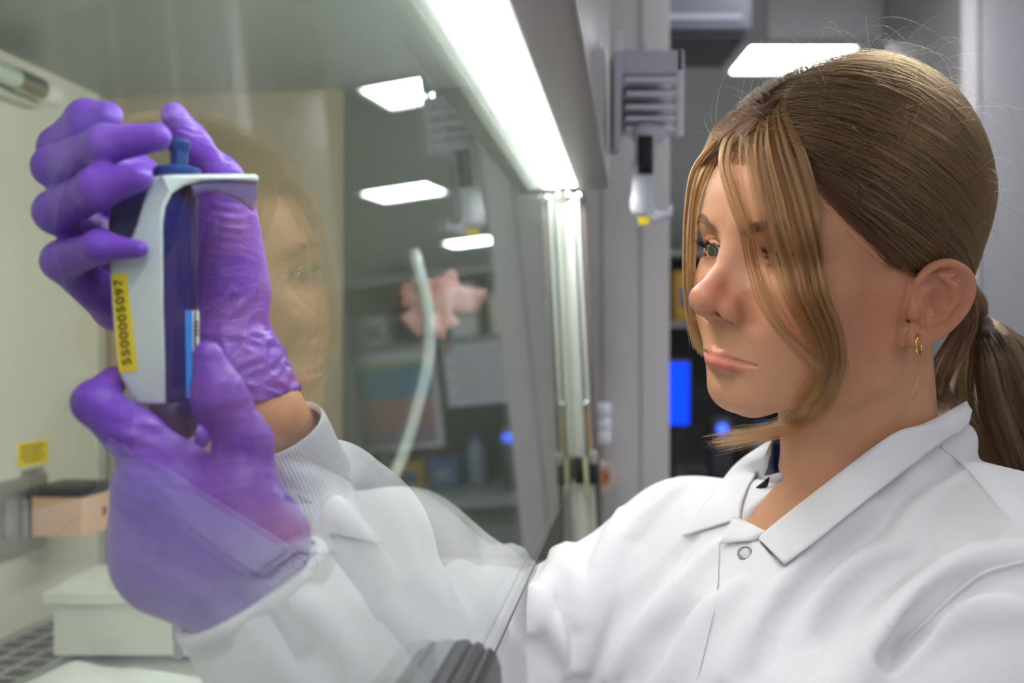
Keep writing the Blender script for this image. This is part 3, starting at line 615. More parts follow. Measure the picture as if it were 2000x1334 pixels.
# skin colour masks kept on the mesh: lips, reddish patches, cheek shade painted as colour
Pm = mir(w2h(V)); a, b = split(LIPU); c, d = split(LIPL)
dl = np.minimum(chain(Pm, a, b, 1.5), chain(Pm, c, d, 1.5)); a, b = split(SEAM)
lip = np.clip(1.0-dl/1.6, 0, 1)*(Pm[:, 1] > 76)
def blob(c, r): return np.exp(-(((Pm-np.array(c))/np.array(r))**2).sum(1))
red = np.clip(.8*blob((0, 107, -8), (18, 16, 17))+.42*blob((10, 97, -12), (16, 20, 17))+.5*blob((40, 74, -16), (20, 20, 18))+.75*blob((64, 28, -8), (26, 36, 40))+.8*blob((84, -20, 5), (14, 26, 34))+.25*blob((0, 92, -72), (14, 12, 10)), 0, 1)  # the wide side-cheek blob is shade painted into the skin colour
brow = np.zeros(len(V))
bp = [(12.5, 91, 36.0), (24, 89, 40.0), (36, 83, 42.0), (48, 72, 39)]
brow = np.clip(1.2-chain(Pm, bp, [2.6, 2.8, 2.2, 1.0])/2.2, 0, 1)
for nm, arr in (('lip', lip), ('ruddy_shade', red), ('brow', brow)):
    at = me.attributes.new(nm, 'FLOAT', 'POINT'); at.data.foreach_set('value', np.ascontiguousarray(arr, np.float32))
person = thing('person', (.30, .74, -.62), 'person with tied-back brown hair in white lab coat, holding a pipette in purple gloves', 'person')
def skin_mat():
    m = mat('skin', srgb(222, 178, 148), rough=.46, spec=.42, bump=.16, bscale=1100, sss=.16)
    nt = m.node_tree; b = nt.nodes['Principled BSDF']; b.inputs['Subsurface Radius'].default_value = (1.0, .35, .2); b.inputs['Subsurface Scale'].default_value = .006
    L = nt.links.new; N = nt.nodes.new; tc = N('ShaderNodeTexCoord')
    n1 = N('ShaderNodeTexNoise'); n1.inputs['Scale'].default_value = 55; n1.inputs['Detail'].default_value = 5; L(tc.outputs['Object'], n1.inputs['Vector'])
    def mix(fac, A, B, first):
        mx = N('ShaderNodeMix'); mx.data_type = 'RGBA'; L(fac, mx.inputs[0])
        if first is None: mx.inputs[6].default_value = A
        else: L(first, mx.inputs[6])
        mx.inputs[7].default_value = B; return mx.outputs[2]
    def at(n, k):
        a = N('ShaderNodeAttribute'); a.attribute_name = n; ml = N('ShaderNodeMath'); ml.operation = 'MULTIPLY'; ml.inputs[1].default_value = k; L(a.outputs['Fac'], ml.inputs[0]); return ml.outputs[0]
    c = mix(n1.outputs['Fac'], srgb(204, 152, 117), srgb(190, 136, 104), None)
    c = mix(at('ruddy_shade', .62), None, srgb(170, 86, 73), c)
    c = mix(at('lip', .8), None, srgb(186, 92, 84), c)
    c = mix(at('brow', .45), None, srgb(120, 80, 55), c)
    L(c, b.inputs['Base Color']); return m
SKIN = skin_mat()
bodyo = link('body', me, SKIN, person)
# eyeballs: white, iris and pupil by distance from the line of sight
def eye_mat(): 
    m = bpy.data.materials.new('eyeball'); m.use_nodes = True; nt = m.node_tree; b = nt.nodes['Principled BSDF']; L = nt.links.new; N = nt.nodes.new
    a = N('ShaderNodeAttribute'); a.attribute_name = 'offaxis'; r = N('ShaderNodeValToRGB'); L(a.outputs['Fac'], r.inputs[0]); e = r.color_ramp.elements
    e[0].position = 0; e[0].color = (.004, .004, .004, 1); e[1].position = 1; e[1].color = srgb(200, 190, 184)
    for p_, c_ in ((.20, (.004, .004, .004, 1)), (.225, srgb(88, 74, 40)), (.27, srgb(74, 78, 52)), (.38, srgb(58, 66, 54)), (.435, srgb(26, 28, 28)), (.47, srgb(196, 186, 180))):
        q = e.new(p_); q.color = c_
    L(r.outputs[0], b.inputs['Base Color']); b.inputs['Roughness'].default_value = .05; b.inputs['Specular IOR Level'].default_value = .6; b.inputs['Coat Weight'].default_value = .6; b.inputs['Coat Roughness'].default_value = .02
    return m
EM = eye_mat(); gaze_t = None
for s in (-1, 1):
    c = EYE*np.array([s, 1, 1]); g = np.array([.06, 1, -.10]); g = g/np.linalg.norm(g)     # she looks straight ahead, a little down
    bm = bmesh.new(); bmesh.ops.create_uvsphere(bm, u_segments=48, v_segments=32, radius=1.0); P = np.array([v.co[:] for v in bm.verts])
    P = P[:, [0, 2, 1]]*[1, 1, -1]; ca = P@g; rr = ER*(1+.055*np.clip((ca-.86)/.14, 0, 1))
    Q = h2w(P*rr[:, None]+c)
    for v, q in zip(bm.verts, Q): v.co = q
    me2 = bpy.data.meshes.new('eyeball'); bmesh.ops.recalc_face_normals(bm, faces=bm.faces); bm.to_mesh(me2); bm.free()
    at = me2.attributes.new('offaxis', 'FLOAT', 'POINT'); at.data.foreach_set('value', np.sqrt(np.clip(1-ca*ca, 0, 1)).astype(np.float32)*(ca > 0)+(ca <= 0))
    link('eyeball', me2, EM, bodyo)
# hair strands as real curves
def strands(name, P, r0, r1, m, parent):
    """P (n,k,3) world; radius tapering r0->r1"""
    n, k = P.shape[:2]; hc = bpy.data.hair_curves.new(name); hc.add_curves([k]*n)
    hc.attributes['position'].data.foreach_set('vector', np.ascontiguousarray(P, np.float32).ravel())
    ra = hc.attributes.get('radius') or hc.attributes.new('radius', 'FLOAT', 'POINT')
    ra.data.foreach_set('value', np.tile(np.linspace(r0, r1, k), n).astype(np.float32))
    o = bpy.data.objects.new(name, hc); COL.objects.link(o); hc.materials.append(m)
    if parent is not None: o.parent = parent; o.matrix_parent_inverse = Matrix.Translation(-world_loc(parent))
    return o
def hair_mat(name, c1, c2, rough=.32, spec=1):
    m = bpy.data.materials.new(name); m.use_nodes = True; nt = m.node_tree; nt.nodes.clear(); N = nt.nodes.new; L = nt.links.new
    h = N('ShaderNodeBsdfHairPrincipled'); h.parametrization = 'COLOR'; h.inputs['Roughness'].default_value = rough; h.inputs['Radial Roughness'].default_value = .4
    ci = N('ShaderNodeHairInfo'); mx = N('ShaderNodeMix'); mx.data_type = 'RGBA'; mx.inputs[6].default_value = c1; mx.inputs[7].default_value = c2
    L(ci.outputs['Random'], mx.inputs[0]); L(mx.outputs[2], h.inputs['Color']); h.inputs['Random Roughness'].default_value = .2
    o = N('ShaderNodeOutputMaterial'); L(h.outputs[0], o.inputs[0]); return m
# brows and lashes
BROWM = mat('brow_hair', srgb(122, 88, 58), rough=.6); LASHM = mat('lash', srgb(26, 20, 18), rough=.5)
def settle(Pw, off=.0004):
    Q = np.asarray(Pw, np.float32)
    for _ in range(6):
        d = person_field(Q); n = normals(person_field, Q, .0008); Q = Q-(d-off)[:, None]*n
    return Q
for s in (-1, 1):
    n = 420; t = RNG.random(n); c = catmull([(12, 92, 35.5), (23, 91, 39.8), (36, 85, 42.5), (49, 72, 38.5)], 200)[(t*199).astype(int)]
    w = np.interp(t, [0, .3, .7, 1], [3.2, 3.4, 2.5, 1.0]); root = c+np.stack([np.zeros(n), np.zeros(n), (RNG.random(n)-.5)*2*w], 1)
    dr = np.stack([.5+.6*t, -.25*np.ones(n), np.interp(t, [0, .25, .6, 1], [.9, .35, -.1, -.35])-.25*(root[:, 2]-c[:, 2])/w], 1); dr /= np.linalg.norm(dr, axis=1)[:, None]
    L_ = (6+3*RNG.random(n))[:, None]
    base = settle(h2w(root*[s, 1, 1])); nn = normals(person_field, base)
    dw = (dr*[s, 1, 1])@HR.T*.001; dw -= nn*(dw*nn).sum(1)[:, None]
    S = np.stack([base+dw*L_*q+nn*(.0003+.0009*q*(1-q*.6)) for q in np.linspace(0, 1, 5)], 1)
    strands('eyebrow', S, .00007, .00002, BROWM, bodyo)
    # lashes
    for up, n in ((1, 130), (0, 70)):
        u = (RNG.random(n)*2-1)*11.6; w = (up_lid(u) if up else lo_lid(u)); yy = np.sqrt(np.maximum((ER+1.0)**2-u*u-w*w, 4))
        root = EYE+np.stack([u, yy, w], 1); L_ = (7.6+2.2*RNG.random(n)) if up else (4+1.5*RNG.random(n)); L_ = L_*np.interp(u, [-12, -4, 6, 12], [.55, .8, 1.05, 1.1])
        d0 = np.stack([u*.055+RNG.normal(0, .08, n), np.ones(n), (.02 if up else -.45)*np.ones(n)], 1); d0 /= np.linalg.norm(d0, axis=1)[:, None]
        up_v = np.array([0, 0, 1.0 if up else -.5])
        S = np.stack([root+d0*(L_*q)[:, None]+up_v*(L_*.40*q*q)[:, None] for q in np.linspace(0, 1, 6)], 1)*[s, 1, 1]
        strands('eyelash', h2w(S.reshape(-1, 3)).reshape(n, 6, 3), .00012 if up else .00007, .00002, LASHM, bodyo)
# ------------------------------------------------------------------ hair: a shaped under-mass, combed strands, two loose front locks, a tail
HB = .001
TIE = hpx(1893, 612, -2.0)
def hairvol(P):
    """local mm, not mirrored: the smooth outer form of the combed-back hair"""
    f = ell(P, (-1, -9, 63), (84, 102, 98))
    f = smin(f, ell(P, (0, 34, 62), (68, 62, 66)), 26)
    f = smin(f, cap(P, (0, -62, 10), TIE+np.array([0, 8, 4]), 44, 17), 30)
    return f
def hairline(P):
    """<0 where hair grows: behind the forehead, above and behind the ear"""
    x = np.abs(P[..., 0]); y = P[..., 1]; z = P[..., 2]
    # front limit y_max as a function of height: temple recedes
    ym = np.interp(z, [-60, -20, 0, 9, 24, 48, 63, 76, 90, 110], [-52, -48, -34, -14, 25, 54, 70, 80, 87, 125])
    return y-ym
def hair_under(Pw):
    P = w2h(Pw); f = hairvol(P)+6.5
    f = smax(f, hairline(P)*.8+3, 8)
    return f*.001
V, Fq = surface(hair_under, (-.02, .50, -.12), (.42, .88, .28), .0035, B=12)
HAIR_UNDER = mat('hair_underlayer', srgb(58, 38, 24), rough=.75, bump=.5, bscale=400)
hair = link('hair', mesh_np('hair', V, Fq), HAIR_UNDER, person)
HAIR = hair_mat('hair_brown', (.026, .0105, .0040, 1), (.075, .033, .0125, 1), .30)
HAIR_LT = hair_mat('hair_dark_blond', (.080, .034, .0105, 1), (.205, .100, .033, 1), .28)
def vgrad(P, f, e=.6):
    g = np.stack([f(P+np.eye(3)[a]*e)-f(P-np.eye(3)[a]*e) for a in range(3)], 1); return g/(np.linalg.norm(g, axis=1)[:, None]+1e-9)
def clump(a, b, s):
    """smooth pseudo-random field for locks"""
    return np.sin(a*1.7*s+2*np.sin(b*.9*s))*.5+np.sin(a*3.9*s+1.3+b*1.1*s)*.3+np.sin(a*8.3*s+.5)*.2
# roots over the scalp
def scalp_roots(n):
    out = []
    tot = 0
    while tot < n:
        d = RNG.normal(size=(n*2, 3)); d /= np.linalg.norm(d, axis=1)[:, None]
        P = np.array([-1, -8, 60])+d*130.0
        for _ in range(8):
            f = hairvol(P); P = P-f[:, None]*vgrad(P, hairvol)
        k = (hairline(P) < 0)
        P = P[k]; out.append(P); tot += len(P)
    return np.vstack(out)[:n]
def part_side(P): return P[:, 0]
def comb(P0, steps, step, off, seed_jit, droop=.0):
    """walk from the roots over the hair form to the tie"""
    P = P0.copy(); path = [P.copy()]; vel = None
    for i in range(steps):
        N = vgrad(P, hairvol); D = TIE-P; dist = np.linalg.norm(D, axis=1)[:, None]; D = D/(dist+1e-6)
        # hair first leaves the parting sideways/backwards, then is drawn to the tie
        side = np.sign(P[:, :1])*np.array([[1.0, 0, 0]])
        early = np.clip(1-i*step/55.0, 0, 1)*.35*np.clip((P[:, 2:3]-80)/50, 0, 1)
        D = D+side*early+np.array([[0, 0, -droop]])+seed_jit
        D = D-N*(D*N).sum(1)[:, None]; D /= np.linalg.norm(D, axis=1)[:, None]+1e-9
        vel = D if vel is None else vel*.55+D*.45
        P = P+vel*np.minimum(step, dist*.6+.01)
        f = hairvol(P); N = vgrad(P, hairvol); P = P-((f-off)[:, None])*N
        path.append(P.copy())
    return np.stack(path, 1)
def keep(S):
    return S[~((S[..., 2] < -38) & (S[..., 1] > -75)).any(1)]
def locked(P0):
    """offset by lock: strands close together ride high or low together"""
    w = TIE-P0; ang = np.arctan2(w[:, 0], w[:, 2]+40); el = P0[:, 1]*.02
    q = clump(ang*5.5, el, 1.0); return q
n = 15000; nl = 420
C0 = scalp_roots(nl); CS = comb(C0, 26, 9.0, -1.6+1.5*locked(C0)+RNG.normal(0, 1.0, nl), RNG.normal(0, .05, (nl, 3)))
def to_lock(P0, S, a):
    """draw the strands into locks, more and more towards their ends"""
    i = np.argmin(((P0[:, None]-C0[None])**2).sum(-1), 1); t = np.linspace(0, 1, S.shape[1])[None, :, None]
    w = a*np.clip(t*2.2, 0, 1)
    return S*(1-w)+(CS[i]+(S-CS[i])*.25)*w
P0 = scalp_roots(n)
S = comb(P0, 26, 9.0, -2.4+1.6*locked(P0)+RNG.normal(0, .6, n), RNG.normal(0, .04, (n, 3)))
S = to_lock(P0, S, .6)
S[:, 0] -= vgrad(S[:, 0], hairvol)*3.0
S = keep(S); strands('combed_hair', h2w(S.reshape(-1, 3)).reshape(S.shape), .00011, .00007, HAIR, hair)
P0 = scalp_roots(9000); hl = hairline(P0); P0 = P0[(hl > -26) & (P0[:, 2] > 0) & (P0[:, 0] > -60)][:2600]
S = to_lock(P0, comb(P0, 26, 9.0, -3.2+1.2*locked(P0)+RNG.normal(0, .7, len(P0)), RNG.normal(0, .05, (len(P0), 3))), .5)
S[:, 0] = P0-vgrad(P0, hairvol)*7.5; S[:, 1] -= vgrad(S[:, 1], hairvol)*2.5
S = keep(S); strands('hairline_hair', h2w(S.reshape(-1, 3)).reshape(S.shape), .00010, .00007, HAIR, hair)
uu = RNG.random((1700, 2)); a_ = catmull([(1556, 318), (1600, 386), (1662, 446), (1722, 524), (1786, 580)], 200); b_ = catmull([(1600, 300), (1650, 330), (1720, 380), (1790, 430), (1850, 470)], 200)
ii = (uu[:, 0]*199).astype(int); q_ = a_[ii]*(1-uu[:, 1:]**1.6)+b_[ii]*uu[:, 1:]**1.6
P0 = w2h(march(lambda P: hairvol(w2h(P))*.001, q_[:, 0], q_[:, 1], .5, .8)); P0 = P0[~np.isnan(P0).any(1)]
S = to_lock(P0, comb(P0, 26, 9.0, -3.6+1.0*locked(P0)+RNG.normal(0, .8, len(P0)), RNG.normal(0, .05, (len(P0), 3))), .4)
S[:, 0] = P0-vgrad(P0, hairvol)*7.5; S[:, 1] -= vgrad(S[:, 1], hairvol)*2.0
S = keep(S); strands('side_hair', h2w(S.reshape(-1, 3)).reshape(S.shape), .00010, .00007, HAIR, hair)
# brighter surface strands
n = 4200
P0 = scalp_roots(n); P0 = P0[P0[:, 0] > -40]; n = len(P0)
S = comb(P0, 26, 9.0, .2+1.4*locked(P0)+RNG.normal(0, .7, n), RNG.normal(0, .07, (n, 3))); S = to_lock(P0, S, .55)
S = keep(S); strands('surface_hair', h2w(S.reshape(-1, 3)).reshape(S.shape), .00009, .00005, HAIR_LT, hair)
# short front growth along the parting, standing and falling forward
def ribbon(guides, n, jitter, k=24, locks=14, tight=.28, splay=1.0, cut=0.0):
    """strands between guide curves, gathered into a number of locks that part and cross a little"""
    G = np.stack([catmull(g, k) for g in guides]); m = len(G)
    lk = RNG.integers(0, locks, n); lw = (np.arange(locks)+.5+RNG.normal(0, .22, locks))/locks*(m-1)
    w = np.clip(lw[lk]+RNG.normal(0, tight*(m-1)/locks, n), 0, m-1.001); i = np.minimum(w.astype(int), m-2); f = (w-i)[:, None, None]
    S = G[i]*(1-f)+G[i+1]*f
    if cut:
        u0 = RNG.random((n, 1))*cut*.28; u = (k-1)*(u0+np.linspace(0, 1, k)[None]*(1-u0-cut*RNG.random((n, 1))**1.4)); j = np.minimum(u.astype(int), k-2); fr_ = (u-j)[..., None]; a = np.arange(n)[:, None]; S = S[a, j]*(1-fr_)+S[a, j+1]*fr_
    t = np.linspace(0, 1, k)[None, :, None]
    lo_ = RNG.normal(size=(locks, 1, 3))*jitter; lp = RNG.random((locks, 1, 1))*6
    S = S+(lo_[lk]*1.3)*np.sin(t*math.pi)+lo_[lk]*.8*np.sin(t*7+lp[lk])*t
    S = S+RNG.normal(size=(n, 1, 3))*jitter*(.18+.2*t)+RNG.normal(size=(n, 1, 3))*jitter*splay*np.clip(t-.72, 0, 1)**1.5*9
    return S
def onface(l, off=.004):
    """pixel path draped over the head, `off` metres proud of it; a third value gives its own offset"""
    xs = [a[0] for a in l]; ys = [a[1] for a in l]; of = np.array([a[2] if len(a) > 2 else off for a in l])
    p = march(lambda P: np.minimum(person_field(P), hairvol(w2h(P))*.001+.004), xs, ys, .5, .8)
    ok = [j for j in range(len(l)) if not np.isnan(p[j]).any() and p[j][1] < .75]
    for i in range(len(l)):
        if i not in ok: p[i] = px(xs[i], ys[i], p[min(ok, key=lambda q: abs(q-i))][1])
    return p-p/np.linalg.norm(p, axis=1)[:, None]*of[:, None]
near = [
 [(1512, 192, -.007), (1494, 224, .001), (1478, 290, .004), (1490, 380, .006), (1512, 455, .010), (1536, 522, .012), (1558, 589, .012), (1592, 655, .012), (1606, 722, .013), (1570, 790, .013), (1508, 840, .013), (1384, 858, .012)],
 [(1527, 182, -.007), (1504, 218, .001), (1506, 290, .004), (1530, 380, .006), (1548, 455, .011), (1568, 522, .013), (1584, 589, .013), (1612, 655, .013), (1622, 722, .015), (1586, 790, .015), (1524, 838, .014), (1388, 861, .012)],
 [(1541, 172, -.007), (1516, 212, .001), (1532, 290, .004), (1560, 380, .006), (1578, 455, .010), (1592, 522, .012), (1604, 589, .012), (1630, 655, .013), (1636, 722, .016), (1604, 790, .016), (1540, 838, .016), (1396, 864, .014)],
 [(1556, 162, -.007), (1532, 206, .001), (1574, 290, .004), (1600, 380, .005), (1606, 455, .007), (1608, 522, .010), (1619, 589, .011), (1643, 655, .012), (1649, 722, .016), (1620, 790, .016), (1556, 834, .016), (1410, 864, .014)],
]
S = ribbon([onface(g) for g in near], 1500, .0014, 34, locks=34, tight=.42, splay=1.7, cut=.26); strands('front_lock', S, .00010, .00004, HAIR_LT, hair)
# an outer wisp of the near lock, a thin band before the eye
w1 = [[(1480, 236, -.006), (1420, 265), (1408, 320, .004), (1426, 390, .007), (1452, 455, .009), (1468, 522, .010), (1488, 589, .012), (1520, 640, .012), (1572, 685, .012), (1602, 712, .013)],
      [(1484, 232, -.006), (1436, 262), (1424, 320, .004), (1444, 390, .007), (1468, 455, .009), (1482, 522, .010), (1504, 589, .012), (1536, 640, .012), (1584, 690, .012), (1606, 724, .014)]]
S = ribbon([onface(g) for g in w1], 150, .0010, 28, locks=6, tight=.35, splay=1.5); strands('front_lock', S, .00010, .00004, HAIR_LT, hair)
w2 = [[(1484, 232, -.006), (1450, 262), (1452, 330, .004), (1470, 420, .007), (1494, 500, .010), (1520, 580, .012), (1560, 650, .012), (1596, 706, .012)],
      [(1490, 228, -.006), (1486, 270), (1492, 340, .004), (1508, 430, .008), (1526, 510, .012), (1552, 590, .012), (1584, 650, .012), (1610, 716, .013)]]
S = ribbon([onface(g) for g in w2], 110, .0010, 28, locks=9, tight=.3, splay=1.5); strands('front_lock', S, .00009, .00004, HAIR_LT, hair)
# hair over the forehead's edge, from the parting forward and aside
fr = [[(1500, 205, .003), (1430, 222, .003), (1392, 262, .003), (1360, 330, .002)], [(1520, 190, .003), (1470, 225, .004), (1420, 262, .003), (1380, 320, .002)],
      [(1530, 185, .003), (1500, 222, .004), (1470, 262, .003), (1462, 320, .002)]]
S = ribbon([onface(g) for g in fr], 800, .0012, 14, locks=34, tight=.5, splay=.5); strands('front_hair', S, .00010, .00005, HAIR, hair)
# far lock: falls on the other side of the face
fz = lambda l: np.array([px(x, y, d) for x, y, d in l])
far = [
 fz([(1470, 232, .655), (1400, 272, .662), (1352, 330, .675), (1338, 410, .685), (1334, 500, .690), (1336, 580, .692), (1346, 640, .692), (1362, 676, .690)]),
 fz([(1476, 232, .660), (1418, 275, .668), (1372, 335, .682), (1352, 410, .694), (1347, 500, .698), (1350, 580, .698), (1358, 640, .697), (1370, 680, .694)]),
 fz([(1480, 232, .664), (1432, 280, .676), (1392, 330, .690), (1366, 405, .704), (1358, 500, .706), (1360, 580, .705), (1364, 640, .704), (1376, 690, .698)]),
]
S = ribbon(far, 600, .0013, 26, locks=12); strands('front_lock', S, .00010, .00005, HAIR_LT, hair)
# tail: from the tie down behind the collar
TW = h2w(TIE)
def tailg(l): return np.vstack([TW[None]+np.array([l[0][3], l[0][4], 0]), np.array([px(a[0], a[1], a[2]) for a in l])])
tails = [
 tailg([(1880, 680, .735, -.004, .0), (1868, 760, .745), (1900, 860, .750), (1960, 950, .750), (2040, 1060, .75)]),
 tailg([(1920, 690, .720, .0, -.006), (1930, 780, .720), (1960, 870, .722), (2010, 960, .724), (2080, 1080, .73)]),
 tailg([(1950, 680, .735, .006, .0), (1990, 760, .730), (2030, 850, .730), (2070, 950, .735), (2120, 1080, .74)]),
 tailg([(1955, 640, .755, .008, .01), (2030, 700, .755), (2090, 800, .755), (2130, 920, .76), (2170, 1060, .76)]),
]
ct = np.mean([catmull(t, 30) for t in tails], 0)
def tail_f(P):
    c = ct[::3]; return chain(P, c, np.interp(np.arange(len(c)), [0, 1, 4, 9], [.004, .009, .015, .016]), .008)
V, Fq = surface(tail_f, ct.min(0)-.05, ct.max(0)+.05, .004, B=10, slack=2)
tail = link('ponytail', mesh_np('ponytail', V, Fq), HAIR_UNDER, person)
S = ribbon(tails, 4200, .0035, 30, locks=40, tight=.5); strands('tail_hair', S, .00011, .00006, HAIR, tail)
S = ribbon(tails, 500, .0065, 30, locks=30); strands('tail_hair', S, .00009, .00005, HAIR_LT, tail)
# side hair behind the ear down to the tail
sb = [np.array([h2w(hpx(x, y, l)) for x, y, l in g]) for g in (
  [(1800, 505, 74), (1850, 500, 76), (1905, 545, 66), (1925, 600, 40), (1925, 640, 20)],
  [(1900, 560, 62), (1900, 620, 52), (1875, 690, 46), (1850, 750, 40), (1870, 800, 30)],
  [(1890, 590, 55), (1860, 660, 48), (1825, 720, 44), (1815, 770, 36), (1830, 800, 30)])]
S = ribbon(sb[1:], 500, .0025, 22); strands('nape_hair', S, .0001, .00005, HAIR, hair)
# fly-away hairs
n = 230
P0 = scalp_roots(n*3); P0 = P0[(P0[:, 2] > 40)][:n]; n = len(P0)
Nn = vgrad(P0, hairvol); D = RNG.normal(size=(n, 3))*.8+np.array([0, -.55, .0]); D -= Nn*(D*Nn).sum(1)[:, None]; D /= np.linalg.norm(D, axis=1)[:, None]
Ls = RNG.uniform(18, 60, n); ld = RNG.uniform(.05, .5, n)
t = np.linspace(0, 1, 14); cu = RNG.normal(0, .35, (n, 3))
S = P0[:, None]+D[:, None]*(Ls[:, None]*t)[..., None]+Nn[:, None]*((Ls*ld)[:, None]*np.sin(t*RNG.uniform(1.6, 3.4, n)[:, None]))[..., None]+cu[:, None]*((Ls*.5)[:, None]*t**2)[..., None]
strands('flyaway_hair', h2w(S.reshape(-1, 3)).reshape(S.shape), .00006, .00003, HAIR_LT, hair)
# loose strands in front of the ear
lo = [onface(g) for g in ([(1720, 470, .002), (1770, 540, .003), (1795, 620, .008), (1800, 700, .008), (1775, 770, .004), (1690, 850, .002)],
                         [(1730, 465, .002), (1785, 540, .003), (1808, 620, .010), (1808, 700, .008), (1790, 770, .005), (1720, 850, .002)])]
S = ribbon(lo, 16, .0010, 24, locks=8, splay=.15, cut=.2); strands('loose_hair', S, .00006, .00003, HAIR_LT, hair)
# ------------------------------------------------------------------ lab coat
M_COAT = bpy.data.materials.new('white_cotton'); M_COAT.use_nodes = True
def _coat():
    nt = M_COAT.node_tree; b = nt.nodes['Principled BSDF']; N = nt.nodes.new; L = nt.links.new
    b.inputs['Base Color'].default_value = srgb(226, 225, 230); b.inputs['Roughness'].default_value = .85; b.inputs['Sheen Weight'].default_value = .12; b.inputs['Specular IOR Level'].default_value = .25
    tc = N('ShaderNodeTexCoord'); w1 = N('ShaderNodeTexNoise'); w1.inputs['Scale'].default_value = 1500; w2 = N('ShaderNodeTexNoise'); w2.inputs['Scale'].default_value = 38; w2.inputs['Detail'].default_value = 4
    L(tc.outputs['Object'], w1.inputs['Vector']); L(tc.outputs['Object'], w2.inputs['Vector'])
    b1 = N('ShaderNodeBump'); b1.inputs['Strength'].default_value = .25; b1.inputs['Distance'].default_value = .0006; b2 = N('ShaderNodeBump'); b2.inputs['Strength'].default_value = .22; b2.inputs['Distance'].default_value = .006
    L(w2.outputs['Fac'], b2.inputs['Height']); L(w1.outputs['Fac'], b1.inputs['Height']); L(b2.outputs['Normal'], b1.inputs['Normal']); L(b1.outputs['Normal'], b.inputs['Normal'])
_coat()
FD = np.array([-.88, -.47, 0]); MID = (SHR+SHL)/2
CUFL = px(492, 1150, .478); AXL = (ELL_-CUFL)/np.linalg.norm(ELL_-CUFL)
CUFR = px(585, 940, .555); AXR = (ELR-CUFR)/np.linalg.norm(ELR-CUFR)
SLR = [SHR, px(1090, 1250, .80), ELR, px(668, 1075, .60), CUFR]
NAX = (NK0-NKB)/np.linalg.norm(NK0-NKB)
def coat0(P):
    f = cap(P, SHR+np.array([0, 0, -.004]), SHL, .060, .064)
    f = smin(f, cap(P, MID+np.array([-.01, 0, -.14]), PEL, .135, .15), .09)
    f = smin(f, cap(P, SHR+(SHL-SHR)*.22+FD*.045+np.array([0, 0, -.09]), SHR+(SHL-SHR)*.80+FD*.045+np.array([0, 0, -.10]), .085, .085), .07)
    f = smin(f, cap(P, (.285, .735, -.125), (.345, .575, -.155), .052, .062), .05)
    f = smin(f, cap(P, (.235, .745, -.15), SHR+np.array([.02, 0, .0]), .045, .05), .05)
    f = smin(f, smax(smin(chest(P), cap(P, NKB-NAX*.03, NKB+NAX*.02, .054, .052), .055)-.008, (P-NKB.astype(np.float32))@NAX.astype(np.float32)-.040, .006), .010)
    g = chain(P, SLR, [.062, .056, .056, .050, .040], .02)
    h = chain(P, [SHL, ELL_, CUFL], [.070, .062, .0385], .02)
    h = smax(h, -((P-CUFL.astype(np.float32))@AXL.astype(np.float32))-.0, .004); g = smax(g, -((P-CUFR.astype(np.float32))@AXR.astype(np.float32)), .02)
    g = smin(g, cap(P, px(895, 1222, .735), px(972, 1212, .760), .044, .041), .02)
    f = smin(f, smin(g, h, .004), .025)
    return f
VP = px(1496, 984, .665)
def neckcut(P):
    f = cap(P, NK0, NKB+np.array([0, 0, .02]), .0595, .050)
    f = smin(f, cap(P, NKB+np.array([0, 0, .03]), VP, .050, .013), .02)
    f = smin(f, cap(P, NKB+np.array([0, 0, .035]), px(1466, 1000, .715), .050, .014), .02)
    return f
_q = march(lambda P: body(P), [1862, 1830, 1765, 1700, 1640, 1585], [862, 884, 930, 985, 1030, 1070], .45, .9); _q = (_q+_q/np.linalg.norm(_q, axis=1)[:, None]*.0125).astype(np.float32)
def coat_cut(P): return smin(smax(coat0(P), -neckcut(P), .006), chain(P, _q, [.016]*len(_q)), .012)
FOLDS = []   # (points, radii, k, sign, bounding box)
def fold(l, r, lift=0.0, k=.010, sign=1, n=10):
    xy = catmull(np.array(l, float), n); p = march(coat_cut, xy[:, 0], xy[:, 1], .35, 1.1); ok = ~np.isnan(p).any(1); p = p[ok]
    if len(p) < 2: return
    nn = normals(coat_cut, p, .003); t = np.linspace(0, 1, len(p)); rr_ = r*(.35+.65*np.sin(np.pi*np.clip(t*.9+.05, 0, 1)))
    q = p-nn*(rr_*((.38 if sign > 0 else .30)-lift))[:, None]*(1 if sign > 0 else -1)
    FOLDS.append((q.astype(np.float32), rr_, k, sign, p.min(0)-.04, p.max(0)+.04))
# ridges (+) and valleys (-) traced over the front, the shoulder and the sleeves
fold([(1690, 990), (1600, 1085), (1500, 1195), (1420, 1320)], .013)
fold([(1760, 1065), (1682, 1100), (1611, 1166), (1559, 1253), (1515, 1330)], .015)
fold([(1998, 1085), (1918, 1102), (1857, 1144), (1791, 1201), (1717, 1275), (1673, 1330)], .019, .15)
fold([(1998, 1195), (1900, 1192), (1813, 1212), (1747, 1253), (1703, 1300)], .016, .1)
fold([(1995, 1125), (1930, 1140), (1880, 1165), (1800, 1225), (1730, 1300)], .010, 0, .009, -1)
fold([(1720, 1010), (1640, 1085), (1545, 1190), (1470, 1320)], .010, 0, .009, -1)
fold([(1800, 1085), (1720, 1125), (1645, 1200), (1590, 1300)], .010, 0, .009, -1)
fold([(1345, 1055), (1266, 1144), (1200, 1223), (1150, 1320)], .010, 0, .009, -1)
fold([(1395, 1075), (1330, 1150), (1260, 1230), (1195, 1325)], .013)
fold([(1397, 1170), (1309, 1236), (1244, 1330)], .010, 0, .009, -1)
fold([(1440, 1150), (1370, 1215), (1320, 1325)], .013)
fold([(1173, 1005), (1147, 1100), (1130, 1230), (1105, 1325)], .009, 0, .009, -1)
fold([(1215, 1000), (1185, 1080), (1160, 1180), (1140, 1300)], .013)
